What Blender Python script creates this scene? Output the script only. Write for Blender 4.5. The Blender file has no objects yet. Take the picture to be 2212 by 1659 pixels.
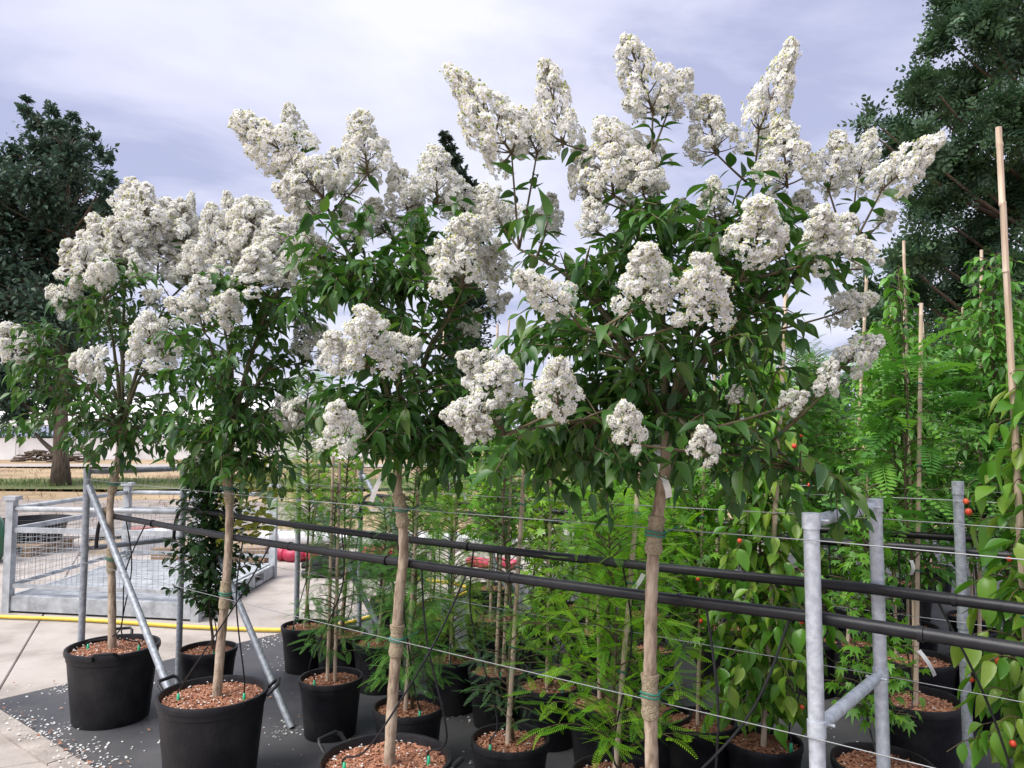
import bpy, math, random
import numpy as np
from mathutils import Vector, Matrix
R = math.radians
random.seed(7); rng = np.random.default_rng(7)
scene = bpy.context.scene
col = scene.collection

# ------------------------------------------------------------------ camera, sky, sun, exposure
FPX, CXP, CYP, HORIZON, CAMH = 1640.0, 1106.0, 829.5, 940.0, 1.6     # measured on a 2212 x 1659 copy of the photograph
PITCH = math.atan((HORIZON-CYP)/FPX)
cam_d = bpy.data.cameras.new('camera'); cam = bpy.data.objects.new('camera', cam_d); col.objects.link(cam)
cam_d.sensor_width = 36; cam_d.lens = 36*FPX/2212; cam_d.clip_start = 0.05; cam_d.clip_end = 1500
cam.location = (0, 0, CAMH); cam.rotation_euler = (math.pi/2+PITCH, 0, 0)
scene.camera = cam
SUN_EL, SUN_AZ = R(55), R(240)          # azimuth clockwise from +Y: high, to the left, diffused by cloud
world = bpy.data.worlds.new('World'); scene.world = world; world.use_nodes = True
def build_world():
    nt = world.node_tree; n = nt.nodes; l = nt.links
    for x in list(n): n.remove(x)
    out = n.new('ShaderNodeOutputWorld'); bg = n.new('ShaderNodeBackground'); l.new(bg.outputs[0], out.inputs[0])
    sky = n.new('ShaderNodeTexSky'); sky.sky_type = 'NISHITA'; sky.sun_disc = False
    sky.sun_elevation = SUN_EL; sky.sun_rotation = SUN_AZ; sky.dust_density = 2.0
    tc = n.new('ShaderNodeTexCoord'); sep = n.new('ShaderNodeSeparateXYZ'); l.new(tc.outputs['Generated'], sep.inputs[0])
    # clouds lie on a flat deck: divide the direction by its height
    add = n.new('ShaderNodeMath'); add.operation = 'ADD'; add.inputs[1].default_value = 0.18; l.new(sep.outputs[2], add.inputs[0])
    mx = n.new('ShaderNodeMath'); mx.operation = 'MAXIMUM'; mx.inputs[1].default_value = 0.05; l.new(add.outputs[0], mx.inputs[0])
    dx = n.new('ShaderNodeMath'); dx.operation = 'DIVIDE'; l.new(sep.outputs[0], dx.inputs[0]); l.new(mx.outputs[0], dx.inputs[1])
    dy = n.new('ShaderNodeMath'); dy.operation = 'DIVIDE'; l.new(sep.outputs[1], dy.inputs[0]); l.new(mx.outputs[0], dy.inputs[1])
    cmb = n.new('ShaderNodeCombineXYZ'); l.new(dx.outputs[0], cmb.inputs[0]); l.new(dy.outputs[0], cmb.inputs[1])
    mp = n.new('ShaderNodeMapping'); mp.inputs['Location'].default_value = (1.9, 8.8, 0); mp.inputs['Scale'].default_value = (0.85, 1.1, 1); l.new(cmb.outputs[0], mp.inputs[0])
    nz = n.new('ShaderNodeTexNoise'); nz.inputs['Scale'].default_value = 1.4; nz.inputs['Detail'].default_value = 9; nz.inputs['Roughness'].default_value = 0.54; nz.inputs['Distortion'].default_value = 0.35
    l.new(mp.outputs[0], nz.inputs['Vector'])
    ramp = n.new('ShaderNodeValToRGB'); cr = ramp.color_ramp
    cr.elements[0].position = 0.35; cr.elements[0].color = (0.27, 0.285, 0.41, 1)
    cr.elements[1].position = 0.68; cr.elements[1].color = (0.545, 0.545, 0.60, 1)
    e = cr.elements.new(0.48); e.color = (0.415, 0.42, 0.525, 1)
    l.new(nz.outputs['Fac'], ramp.inputs[0])
    sc = n.new('ShaderNodeVectorMath'); sc.operation = 'SCALE'; sc.inputs['Scale'].default_value = 0.10; l.new(sky.outputs[0], sc.inputs[0])
    mix = n.new('ShaderNodeMix'); mix.data_type = 'RGBA'; mix.inputs[0].default_value = 0.88
    l.new(sc.outputs[0], mix.inputs[6]); l.new(ramp.outputs[0], mix.inputs[7]); l.new(mix.outputs[2], bg.inputs[0])
    bg.inputs[1].default_value = 1.0
build_world()
sun_d = bpy.data.lights.new('sun', 'SUN'); sun = bpy.data.objects.new('sun', sun_d); col.objects.link(sun)
sun_d.energy = 3.0; sun_d.angle = R(45); sun_d.color = (1.0, 0.97, 0.92)
sdir = Vector((math.sin(SUN_AZ)*math.cos(SUN_EL), math.cos(SUN_AZ)*math.cos(SUN_EL), math.sin(SUN_EL)))
sun.rotation_euler = sdir.to_track_quat('Z', 'Y').to_euler(); sun.location = (0, 0, 30)
vs = scene.view_settings; vs.view_transform = 'Standard'; vs.look = 'None'; vs.exposure = 0.97; vs.gamma = 1.0; vs.use_curve_mapping = False
scene.render.engine = 'CYCLES'
cy = scene.cycles; cy.use_denoising = True; cy.max_bounces = 6; cy.diffuse_bounces = 3; cy.transmission_bounces = 3; cy.glossy_bounces = 2
cy.sample_clamp_indirect = 6

# ------------------------------------------------------------------ pixel -> place
def ray(px, py):
    x = (px-CXP)/FPX; y = -(py-CYP)/FPX; c, s = math.cos(PITCH), math.sin(PITCH)
    return Vector((x, c-s*y, s+c*y))
def pt(px, py, D):                       # the point seen at a pixel, D metres ahead
    r = ray(px, py); return Vector((0, 0, CAMH)) + r*(D/r.y)
def zpt(px, py, z=0.0):                  # the point seen at a pixel, at height z
    r = ray(px, py); return Vector((0, 0, CAMH)) + r*((z-CAMH)/r.z)

# ------------------------------------------------------------------ materials
def new_mat(name):
    m = bpy.data.materials.new(name); m.use_nodes = True
    b = m.node_tree.nodes['Principled BSDF']; return m, m.node_tree.nodes, m.node_tree.links, b
def mat(name, c1, c2=None, scale=8, rough=0.6, metal=0.0, bump=0.0, bscale=None, detail=5, stretch=(1,1,1), c3=None, lo=0.35, hi=0.65, spec=0.5, rvar=0.0):
    m, n, l, b = new_mat(name)
    b.inputs['Roughness'].default_value = rough; b.inputs['Metallic'].default_value = metal; b.inputs['Specular IOR Level'].default_value = spec
    if c2 is None: b.inputs['Base Color'].default_value = (*c1, 1)
    tc = n.new('ShaderNodeTexCoord'); mp = n.new('ShaderNodeMapping'); mp.inputs['Scale'].default_value = stretch; l.new(tc.outputs['Object'], mp.inputs[0])
    if c2 is not None:
        nz = n.new('ShaderNodeTexNoise'); nz.inputs['Scale'].default_value = scale; nz.inputs['Detail'].default_value = detail; nz.inputs['Roughness'].default_value = 0.62; l.new(mp.outputs[0], nz.inputs['Vector'])
        rp = n.new('ShaderNodeValToRGB'); rp.color_ramp.elements[0].position = lo; rp.color_ramp.elements[1].position = hi
        rp.color_ramp.elements[0].color = (*c1, 1); rp.color_ramp.elements[1].color = (*c2, 1)
        if c3 is not None: e = rp.color_ramp.elements.new((lo+hi)/2); e.color = (*c3, 1)
        l.new(nz.outputs['Fac'], rp.inputs[0]); l.new(rp.outputs[0], b.inputs['Base Color'])
        if rvar:
            mr = n.new('ShaderNodeMapRange'); mr.inputs[3].default_value = rough-rvar; mr.inputs[4].default_value = rough+rvar; l.new(nz.outputs['Fac'], mr.inputs[0]); l.new(mr.outputs[0], b.inputs['Roughness'])
    if bump:
        n2 = n.new('ShaderNodeTexNoise'); n2.inputs['Scale'].default_value = bscale or scale*3; n2.inputs['Detail'].default_value = 4; l.new(mp.outputs[0], n2.inputs['Vector'])
        bp = n.new('ShaderNodeBump'); bp.inputs['Strength'].default_value = bump; bp.inputs['Distance'].default_value = 0.02; l.new(n2.outputs['Fac'], bp.inputs['Height']); l.new(bp.outputs[0], b.inputs['Normal'])
    return m
def leaf_mat(name, cols, rough=0.38, trans=0.25, tcol=None, spec=0.5):
    """leaf: colour picked by the rnd attribute and the object's own random, some light passes through"""
    m, n, l, b = new_mat(name)
    at = n.new('ShaderNodeAttribute'); at.attribute_name = 'rnd'; oi = n.new('ShaderNodeObjectInfo')
    ad = n.new('ShaderNodeMath'); ad.operation = 'ADD'; l.new(at.outputs['Fac'], ad.inputs[0]); l.new(oi.outputs['Random'], ad.inputs[1])
    fr = n.new('ShaderNodeMath'); fr.operation = 'FRACT'; l.new(ad.outputs[0], fr.inputs[0])
    rp = n.new('ShaderNodeValToRGB'); els = rp.color_ramp.elements
    els[0].position = 0; els[0].color = (*cols[0], 1); els[1].position = 1; els[1].color = (*cols[-1], 1)
    for i, c in enumerate(cols[1:-1]): e = els.new((i+1)/(len(cols)-1)); e.color = (*c, 1)
    l.new(fr.outputs[0], rp.inputs[0]); l.new(rp.outputs[0], b.inputs['Base Color'])
    b.inputs['Roughness'].default_value = rough; b.inputs['Specular IOR Level'].default_value = spec
    if trans:
        tr = n.new('ShaderNodeBsdfTranslucent'); mx = n.new('ShaderNodeMixShader'); mx.inputs[0].default_value = trans
        if tcol:
            mc = n.new('ShaderNodeMix'); mc.data_type = 'RGBA'; mc.blend_type = 'MULTIPLY'; mc.inputs[0].default_value = 1; l.new(rp.outputs[0], mc.inputs[6]); mc.inputs[7].default_value = (*tcol, 1); l.new(mc.outputs[2], tr.inputs[0])
        else: l.new(rp.outputs[0], tr.inputs[0])
        l.new(b.outputs[0], mx.inputs[1]); l.new(tr.outputs[0], mx.inputs[2]); l.new(mx.outputs[0], n['Material Output'].inputs[0])
    return m
M = {}
M['crape_leaf'] = leaf_mat('crape_leaf', [(0.022,0.072,0.018),(0.038,0.112,0.022),(0.070,0.165,0.03),(0.030,0.088,0.022),(0.050,0.125,0.022),(0.095,0.17,0.03)], 0.42, 0.28, (1.3,1.5,0.7))
M['petal'] = leaf_mat('petal', [(0.84,0.835,0.815),(0.87,0.87,0.86),(0.84,0.825,0.78),(0.86,0.855,0.84)], 0.75, 0.42, spec=0.2)
M['bud'] = leaf_mat('bud', [(0.24,0.30,0.06),(0.36,0.42,0.10),(0.16,0.15,0.05)], 0.5, 0.0)
M['stamen'] = leaf_mat('stamen', [(0.55,0.48,0.10),(0.45,0.42,0.10)], 0.7, 0.0)
M['twig'] = mat('twig', (0.07,0.05,0.028), (0.13,0.10,0.05), 30, 0.7)
M['trunk'] = mat('trunk', (0.20,0.145,0.10), (0.46,0.37,0.28), 8, 0.8, bump=0.35, stretch=(4,4,1.3), c3=(0.36,0.275,0.20), lo=.38, hi=.62, detail=8)
M['limb'] = mat('limb', (0.05,0.045,0.02), (0.11,0.10,0.045), 22, 0.7, bump=0.2)
M['burlap'] = mat('burlap', (0.30,0.235,0.15), (0.50,0.41,0.28), 110, 0.95, bump=0.8, bscale=220)
M['green_tie'] = mat('green_tie', (0.02,0.16,0.11), (0.03,0.22,0.15), 40, 0.5)
M['pot'] = mat('pot', (0.008,0.008,0.011), (0.040,0.037,0.036), 6, 0.48, bump=0.1, bscale=60, rvar=0.14, spec=.3, lo=.42, hi=.85, detail=10)
M['bark'] = leaf_mat('bark', [(0.22,0.085,0.045),(0.34,0.15,0.085),(0.46,0.24,0.15),(0.16,0.06,0.035)], 0.9, 0)
M['soil'] = mat('soil', (0.18,0.07,0.04), (0.38,0.17,0.10), 70, 0.95, bump=0.8, bscale=90)
M['bamboo'] = mat('bamboo', (0.44,0.32,0.22), (0.60,0.48,0.37), 14, 0.5, stretch=(3,3,0.4))
M['galv'] = mat('galv', (0.40,0.43,0.48), (0.60,0.64,0.69), 46, 0.5, metal=0.3, bump=0.08, bscale=120, lo=.38, hi=.66, detail=8, rvar=0.1)
M['galv_cart'] = mat('galv_cart', (0.27,0.285,0.30), (0.48,0.505,0.53), 9, 0.6, detail=10, metal=0.2, bump=0.05, bscale=120, rvar=0.1)
M['galv_dark'] = mat('galv_dark', (0.23,0.25,0.28), (0.38,0.41,0.45), 44, 0.52, lo=.38, hi=.64, detail=8, metal=0.35, bump=0.06, bscale=140, rvar=0.1)
M['wire'] = mat('wire', (0.30,0.31,0.32), rough=0.5, metal=0.5)
M['black_pipe'] = mat('black_pipe', (0.008,0.008,0.010), (0.016,0.016,0.019), 20, 0.42, bump=0.05, spec=.35)
M['concrete'] = mat('concrete', (0.26,0.225,0.20), (0.41,0.365,0.335), 1.8, 0.9, bump=0.15, bscale=90, c3=(0.36,0.32,0.29), detail=9)
M['kerb'] = mat('kerb', (0.24,0.21,0.185), (0.40,0.355,0.32), 5, 0.9, bump=0.3, bscale=60, detail=8)
def cloth_material():
    m, n, l, b = new_mat('ground_cloth'); tc = n.new('ShaderNodeTexCoord')
    nz = n.new('ShaderNodeTexNoise'); nz.inputs['Scale'].default_value = 1.6; nz.inputs['Detail'].default_value = 8; l.new(tc.outputs['Object'], nz.inputs['Vector'])
    rp = n.new('ShaderNodeValToRGB'); e = rp.color_ramp.elements; e[0].position = .35; e[1].position = .72; e[0].color = (0.036,0.037,0.044,1); e[1].color = (0.09,0.087,0.088,1); l.new(nz.outputs['Fac'], rp.inputs[0])
    l.new(rp.outputs[0], b.inputs['Base Color']); b.inputs['Roughness'].default_value = 0.62
    mp = n.new('ShaderNodeMapping'); mp.inputs['Rotation'].default_value = (0,0,-math.atan2(.623,.782)); l.new(tc.outputs['Object'], mp.inputs[0])
    ck = n.new('ShaderNodeTexChecker'); ck.inputs['Scale'].default_value = 260; l.new(mp.outputs[0], ck.inputs['Vector'])
    n2 = n.new('ShaderNodeTexNoise'); n2.inputs['Scale'].default_value = 7; n2.inputs['Detail'].default_value = 3; l.new(tc.outputs['Object'], n2.inputs['Vector'])
    a = n.new('ShaderNodeMath'); a.operation = 'MULTIPLY_ADD'; a.inputs[1].default_value = 0.12; l.new(ck.outputs['Fac'], a.inputs[0]); l.new(n2.outputs['Fac'], a.inputs[2])
    bp = n.new('ShaderNodeBump'); bp.inputs['Strength'].default_value = 0.35; bp.inputs['Distance'].default_value = 0.02; l.new(a.outputs[0], bp.inputs['Height']); l.new(bp.outputs[0], b.inputs['Normal'])
    return m
M['cloth'] = cloth_material()
M['field'] = mat('field', (0.20,0.135,0.075), (0.42,0.31,0.19), 0.35, 0.95, bump=0.4, bscale=6, detail=10, c3=(0.33,0.24,0.14))
M['verge'] = mat('verge', (0.06,0.10,0.025), (0.16,0.16,0.055), 1.2, 0.95, bump=0.5, bscale=20, detail=9)
M['gravel'] = mat('gravel', (0.16,0.13,0.115), (0.34,0.30,0.27), 2.5, 0.95, bump=0.6, bscale=40, detail=10)
M['grass'] = leaf_mat('grass', [(0.06,0.14,0.025),(0.12,0.20,0.04),(0.22,0.20,0.08)], 0.7, 0.2)
M['straw'] = leaf_mat('straw', [(0.30,0.21,0.10),(0.42,0.31,0.17),(0.24,0.16,0.08)], 0.8, 0.1)
M['hose'] = mat('hose', (0.62,0.42,0.03), (0.72,0.52,0.06), 12, 0.45)
M['red'] = mat('red', (0.36,0.02,0.06), (0.46,0.04,0.09), 6, 0.5)
M['white_pipe'] = mat('white_pipe', (0.62,0.63,0.65), (0.75,0.76,0.78), 6, 0.4)
M['white_sheet'] = mat('white_sheet', (0.70,0.69,0.70), (0.82,0.82,0.83), 0.5, 0.6)
M['maple_leaf'] = leaf_mat('maple_leaf', [(0.07,0.20,0.02),(0.12,0.32,0.03),(0.20,0.42,0.045),(0.09,0.25,0.025)], 0.45, 0.35, (1.3,1.4,0.6))
M['lime_leaf'] = leaf_mat('lime_leaf', [(0.13,0.30,0.025),(0.21,0.43,0.035),(0.32,0.50,0.05)], 0.45, 0.35, (1.3,1.3,0.6))
M['conifer_leaf'] = leaf_mat('conifer_leaf', [(0.05,0.16,0.03),(0.09,0.26,0.04),(0.16,0.36,0.05)], 0.55, 0.3, (1.2,1.3,0.7))
M['yew_leaf'] = leaf_mat('yew_leaf', [(0.03,0.09,0.03),(0.05,0.14,0.04),(0.10,0.24,0.05)], 0.5, 0.2)
M['gold_leaf'] = leaf_mat('gold_leaf', [(0.10,0.30,0.015),(0.18,0.46,0.02),(0.32,0.58,0.03),(0.13,0.38,0.018)], 0.5, 0.45, (1.2,1.2,0.5))
M['beech_leaf'] = leaf_mat('beech_leaf', [(0.02,0.06,0.018),(0.03,0.085,0.02),(0.05,0.12,0.025)], 0.4, 0.2)
M['beech_tip'] = leaf_mat('beech_tip', [(0.26,0.30,0.03),(0.36,0.36,0.04),(0.16,0.24,0.03)], 0.45, 0.3)
M['dogwood_leaf'] = leaf_mat('dogwood_leaf', [(0.06,0.18,0.018),(0.10,0.26,0.025),(0.16,0.33,0.035),(0.26,0.37,0.06),(0.08,0.21,0.02)], 0.35, 0.3, (1.3,1.4,0.6))
M['back_leaf'] = leaf_mat('back_leaf', [(0.045,0.15,0.02),(0.08,0.23,0.028),(0.13,0.31,0.035)], 0.45, 0.3, (1.3,1.4,0.6))
M['fern_leaf'] = leaf_mat('fern_leaf', [(0.045,0.15,0.03),(0.08,0.23,0.04),(0.15,0.33,0.05)], 0.45, 0.3, (1.2,1.3,0.6))
M['oak_leaf'] = leaf_mat('oak_leaf', [(0.03,0.07,0.05),(0.05,0.10,0.068),(0.075,0.135,0.085)], 0.6, 0.2)
M['ash_leaf'] = leaf_mat('ash_leaf', [(0.026,0.068,0.036),(0.045,0.10,0.046),(0.07,0.145,0.055)], 0.55, 0.2)
M['spruce_leaf'] = leaf_mat('spruce_leaf', [(0.015,0.04,0.028),(0.03,0.06,0.038)], 0.6, 0.05)
M['old_bark'] = mat('old_bark', (0.06,0.045,0.035), (0.16,0.12,0.09), 7, 0.95, bump=0.8, bscale=24, stretch=(3,3,0.6))
M['fruit'] = mat('fruit', (0.55,0.03,0.02), (0.65,0.10,0.03), 20, 0.45)
M['tag'] = mat('tag', (0.78,0.78,0.76), (0.86,0.86,0.85), 30, 0.5)
M['drip_green'] = mat('drip_green', (0.02,0.35,0.17), rough=0.4)
M['wood'] = mat('wood', (0.20,0.13,0.08), (0.38,0.27,0.17), 8, 0.85, bump=0.3, stretch=(8,1,8))
M['green_paint'] = mat('green_paint', (0.01,0.10,0.05), (0.02,0.14,0.07), 8, 0.4)
M['drum_lid'] = mat('drum_lid', (0.30,0.12,0.10), rough=0.6)

# ------------------------------------------------------------------ mesh helpers
class G:
    def __init__(s): s.V=[]; s.F=[]; s.A=[]; s.I=[]; s.n=0
    def add(s, V, F, rnd=None, mi=0):
        V = np.asarray(V, float).reshape(-1,3); F = np.asarray(F, int).reshape(-1,3)
        s.V.append(V); s.F.append(F+s.n); s.n += len(V)
        s.A.append(np.full(len(V), random.random() if rnd is None else rnd) if not isinstance(rnd, np.ndarray) else rnd)
        s.I.append(np.full(len(F), mi)); return s
    def empty(s): return s.n == 0
    def mesh(s, name, mats, smooth=True, off=None):
        V = np.concatenate(s.V); F = np.concatenate(s.F); A = np.concatenate(s.A); I = np.concatenate(s.I)
        if off is not None: V = V - np.array(off)
        me = bpy.data.meshes.new(name); me.from_pydata(V.tolist(), [], F.tolist())
        at = me.attributes.new('rnd', 'FLOAT', 'POINT'); at.data.foreach_set('value', A.astype(np.float32))
        for m in (mats if isinstance(mats, (list,tuple)) else [mats]): me.materials.append(M[m])
        if I.any(): me.polygons.foreach_set('material_index', I.astype(np.int32))
        if smooth: me.polygons.foreach_set('use_smooth', np.ones(len(F), bool))
        me.update()
        if smooth and len(F) < 9000 and me.materials[0].name in ('galv','galv_dark','black_pipe','pot','bamboo','burlap','white_pipe','white_sheet'): me.set_sharp_from_angle(angle=R(38))
        return me
W = {}                                              # world matrix of every object, kept by hand
def link(name, me, parent=None, Mw=None):
    o = bpy.data.objects.new(name, me); col.objects.link(o); Mw = Mw or Matrix.Identity(4)
    if parent is not None: o.parent = parent; o.matrix_local = W[parent.name].inverted() @ Mw
    else: o.matrix_local = Mw
    W[o.name] = Mw; return o
def part(name, g, mats, parent, smooth=True, kind=None):      # g in world coordinates
    Mw = W[parent.name]; off = Mw.translation
    o = link(name, g.mesh(name, mats, smooth, off), parent, Matrix.Translation(off))
    if kind: o['kind'] = kind
    return o
def tag(o, label, cat, group=None):
    o['label'] = label; o['category'] = cat
    if group: o['group'] = group
    return o
def thing(name, loc, label, cat, group=None):
    return tag(link(name, None, None, Matrix.Translation(Vector(loc))), label, cat, group)
def solo(name, g, mats, label=None, cat=None, group=None, kind=None, smooth=True, at=None):
    at = Vector(at) if at is not None else Vector(np.concatenate(g.V).mean(0))
    o = link(name, g.mesh(name, mats, smooth, at), None, Matrix.Translation(at))
    if label: tag(o, label, cat, group)
    if kind: o['kind'] = kind
    return o
def tube(g, pts, rad, n=6, rnd=None, mi=0, cap=True):
    P = np.array([tuple(p) for p in pts], float); k = len(P)
    r = np.full(k, rad, float) if np.isscalar(rad) else np.array(rad, float)
    T = np.gradient(P, axis=0); T /= np.linalg.norm(T, axis=1, keepdims=True)+1e-12
    a = np.array([0,0,1.0]) if abs(T[0][2]) < .9 else np.array([1.0,0,0])
    x = np.cross(T[0], a); x /= np.linalg.norm(x); V = []
    th = np.linspace(0, 2*math.pi, n, endpoint=False)
    for i in range(k):
        x = x - T[i]*x.dot(T[i]); x /= np.linalg.norm(x)+1e-12; y = np.cross(T[i], x)
        V.append(P[i] + r[i]*(np.cos(th)[:,None]*x + np.sin(th)[:,None]*y))
    V = np.concatenate(V); F = []
    for i in range(k-1):
        for j in range(n):
            a0, a1 = i*n+j, i*n+(j+1)%n
            F += [(a0,a1,a0+n),(a1,a1+n,a0+n)]
    if cap:
        for j in range(1, n-1): F += [(0,j+1,j), ((k-1)*n,(k-1)*n+j,(k-1)*n+j+1)]
    return g.add(V, F, rnd, mi)
def box(g, c, sx, sy, sz, X=(1,0,0), Y=(0,1,0), rnd=None, mi=0, Z=(0,0,1)):
    c, X, Y, Z = (np.array(v, float) for v in (c, X, Y, Z)); V = []
    for dz in (-.5,.5):
        for a, b in ((-.5,-.5),(.5,-.5),(.5,.5),(-.5,.5)): V.append(c+X*a*sx+Y*b*sy+Z*dz*sz)
    F = [(0,2,1),(0,3,2),(4,5,6),(4,6,7)]
    for i in range(4): j = (i+1)%4; F += [(i,j,j+4),(i,j+4,i+4)]
    return g.add(V, F, rnd, mi)
def lathe(g, prof, n=32, c=(0,0,0), rnd=None, mi=0):
    th = np.linspace(0, 2*math.pi, n, endpoint=False); V = []
    for r, z in prof: V.append(np.stack([c[0]+r*np.cos(th), c[1]+r*np.sin(th), np.full(n, c[2]+z)], 1))
    F = []
    for i in range(len(prof)-1):
        for j in range(n):
            a0, a1 = i*n+j, i*n+(j+1)%n; F += [(a0,a1,a1+n),(a0,a1+n,a0+n)]
    return g.add(np.concatenate(V), F, rnd, mi)
def ball(g, c, r, rnd=None, mi=0, sq=(1,1,1)):
    return lathe(g, [(r*sq[0]*math.sin(a), r*sq[2]*-math.cos(a)) for a in np.linspace(0.02, math.pi-.02, 5)], 7, c, rnd, mi)
def bez(a, c, b, k):
    t = np.linspace(0,1,k)[:,None]; a, c, b = (np.array(tuple(v)) for v in (a,c,b))
    return (1-t)**2*a + 2*t*(1-t)*c + t*t*b
def nrm(v): return v/(np.linalg.norm(v)+1e-12)

# leaf shapes: x across, y along, z out of the blade
def leaf_t(w=.42, seg=4, fold=.25, curl=-.3, belly=1.0, wave=0.0, tip=1.0, acu=0.0):
    V = []; F = []
    for i in range(seg+1):
        y = i/seg; hw = w/2*math.sin(math.pi*min(1, y**belly*.97+.03))**tip*(1-acu*y) if i < seg else 0
        z = curl*y*y; V += [(-hw, y, z+fold*hw+wave*math.sin(y*9)), (0,y,z), (hw, y, z+fold*hw-wave*math.sin(y*9))]
    for i in range(seg):
        a = i*3
        for j in (0,1): F += [(a+j,a+j+1,a+j+4),(a+j,a+j+4,a+j+3)]
    return np.array(V), np.array(F)
def maple_t(curl=-.2):
    ang = [(-90,.05),(-150,.42),(-172,.36),(168,.62),(150,.36),(128,.86),(108,.42),(90,1.0),(72,.42),(52,.86),(30,.36),(12,.62),(-8,.36),(-30,.42)]
    V = [(0,.3,0)]
    for a, r in ang:
        x, y = .62*r*math.cos(R(a)), .3+.70*r*math.sin(R(a)); V.append((x, y, curl*(x*x+(y-.3)**2)*1.6))
    k = len(ang); F = [(0, 1+(i+1)%k, 1+i) for i in range(k)]
    return np.array(V), np.array(F)
def frond_t(n=11, nl=.26, nw=.035, curl=-.2, ang=58, taper=True, pair=2):
    V = []; F = []
    def q(p, d, wv, L):
        i = len(V); V.extend([p, p+d*L*.45-wv*1.1, p+d*L, p+d*L*.45+wv*1.1]); F.extend([(i,i+3,i+1),(i+1,i+3,i+2)])
    V.extend([np.array(v, float) for v in ((-.008,0,0),(.008,0,0),(.006,.5,curl*.25),(-.006,.5,curl*.25),(0,1,curl))]); F.extend([(0,1,2),(0,2,3),(3,2,4)])
    for i in range(n):
        y = .06+.9*i/(n-1); L = nl*(1-.75*max(0,(y-.55)/.45)**1.3 if taper else 1)*(.75+.25*min(1,y/.2))
        for s in (-1,1):
            a = R(ang*(1-.35*y)); d = np.array([s*math.sin(a), math.cos(a), -.12]); wv = np.array([math.cos(a)*nw, -s*math.sin(a)*nw, 0])
            q(np.array([0, y, curl*y*y]), d, wv, L)
    V2 = np.array([tuple(v) for v in V]); return V2, np.array(F)
T = {
 'crape': [leaf_t(.50,6,f,c,.82,wv,1.0,.38) for c,f,wv in ((-.15,.3,.0),(-.35,.55,.012),(-.6,.45,.0),(.12,.6,.012))],
 'oval':  [leaf_t(.62,4,.3,c,.9) for c in (-.15,-.4)],
 'pointed': [leaf_t(.50,4,.4,c,.8,0,1,.35) for c in (-.2,-.5)],
 'dogwood': [leaf_t(.60,7,f,c,.9,wv,1.0,.25) for c,wv,f in ((-.2,.015,.4),(-.55,.03,.7),(-.9,.03,.5),(.1,.02,.8))],
 'maple': [maple_t(c) for c in (-.1,-.45)],
 'conifer': [frond_t(13,.24,.017,c) for c in (-.1,-.35)],
 'gold': [frond_t(13,.22,.019,c,58) for c in (-.1,-.3,.1)],
 'yew': [frond_t(12,.17,.016,c,65) for c in (0,-.2)],
 'fern': [frond_t(11,.24,.042,c,72,True) for c in (-.25,-.5)],
 'card': [(np.array([(0,0,0),(.28,.45,.06),(0,1,-.15),(-.28,.45,.06)]), np.array([(0,1,2),(0,2,3)]))],
 'ashlet': [frond_t(4,.42,.085,-.35,55)],
}
class Leaves:
    def __init__(s): s.P=[]; s.D=[]; s.N=[]; s.S=[]
    def add(s, p, d, nrm_, size): s.P.append(p); s.D.append(d); s.N.append(nrm_); s.S.append(size)
    def arrays(s):
        P, D, N, S = (np.array(x, float) for x in (s.P, s.D, s.N, s.S))
        D /= np.linalg.norm(D, axis=1, keepdims=True)+1e-12
        X = np.cross(D, N); X /= np.linalg.norm(X, axis=1, keepdims=True)+1e-12; Z = np.cross(X, D)
        return P, X, D, Z, S
    def joined(s, temps, sel=None):
        P, X, D, Z, S = s.arrays(); g = G()
        if sel is not None: P, X, D, Z, S = P[sel], X[sel], D[sel], Z[sel], S[sel]
        if len(P) == 0: return g
        which = rng.integers(0, len(temps), len(P)); rn = rng.random(len(P))
        for w, (V, F) in enumerate(temps):
            k = which == w; m = int(k.sum())
            if not m: continue
            VW = P[k][:,None,:] + S[k][:,None,None]*(V[None,:,0:1]*X[k][:,None,:]+V[None,:,1:2]*D[k][:,None,:]+V[None,:,2:3]*Z[k][:,None,:])
            FW = (F[None]+(np.arange(m)*len(V))[:,None,None]).reshape(-1,3)
            g.add(VW.reshape(-1,3), FW, np.repeat(rn[k], len(V)))
        return g
LEAFMESH = {}
def leaf_meshes(kind, material):
    if (kind, material) not in LEAFMESH:
        LEAFMESH[(kind, material)] = [G().add(V, F, 0.0).mesh('leaf', material) for V, F in T[kind]]
    return LEAFMESH[(kind, material)]
def put_leaves(L, kind, material, parent, single=0, stuff_name='foliage'):
    """the `single` leaves that show largest become objects, the rest one part"""
    if not L.P: return
    P, X, D, Z, S = L.arrays(); n = len(P)
    dist = np.linalg.norm(P-np.array([0,0,CAMH]), axis=1); score = S/dist**2.5*(.55+.45*np.abs(Z[:,1]))
    order = np.argsort(-score); ind = order[:single]; rest = order[single:]
    ms = leaf_meshes(kind, material)
    for i in ind:
        mm = Matrix(((X[i][0]*S[i],D[i][0]*S[i],Z[i][0]*S[i],P[i][0]),(X[i][1]*S[i],D[i][1]*S[i],Z[i][1]*S[i],P[i][1]),(X[i][2]*S[i],D[i][2]*S[i],Z[i][2]*S[i],P[i][2]),(0,0,0,1)))
        link('leaf', ms[random.randrange(len(ms))], parent, mm)
    if len(rest): part(stuff_name, L.joined(T[kind], rest), material, parent, kind='stuff')
def rv(s=1.0): return np.array([random.uniform(-s,s) for _ in range(3)])

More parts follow.
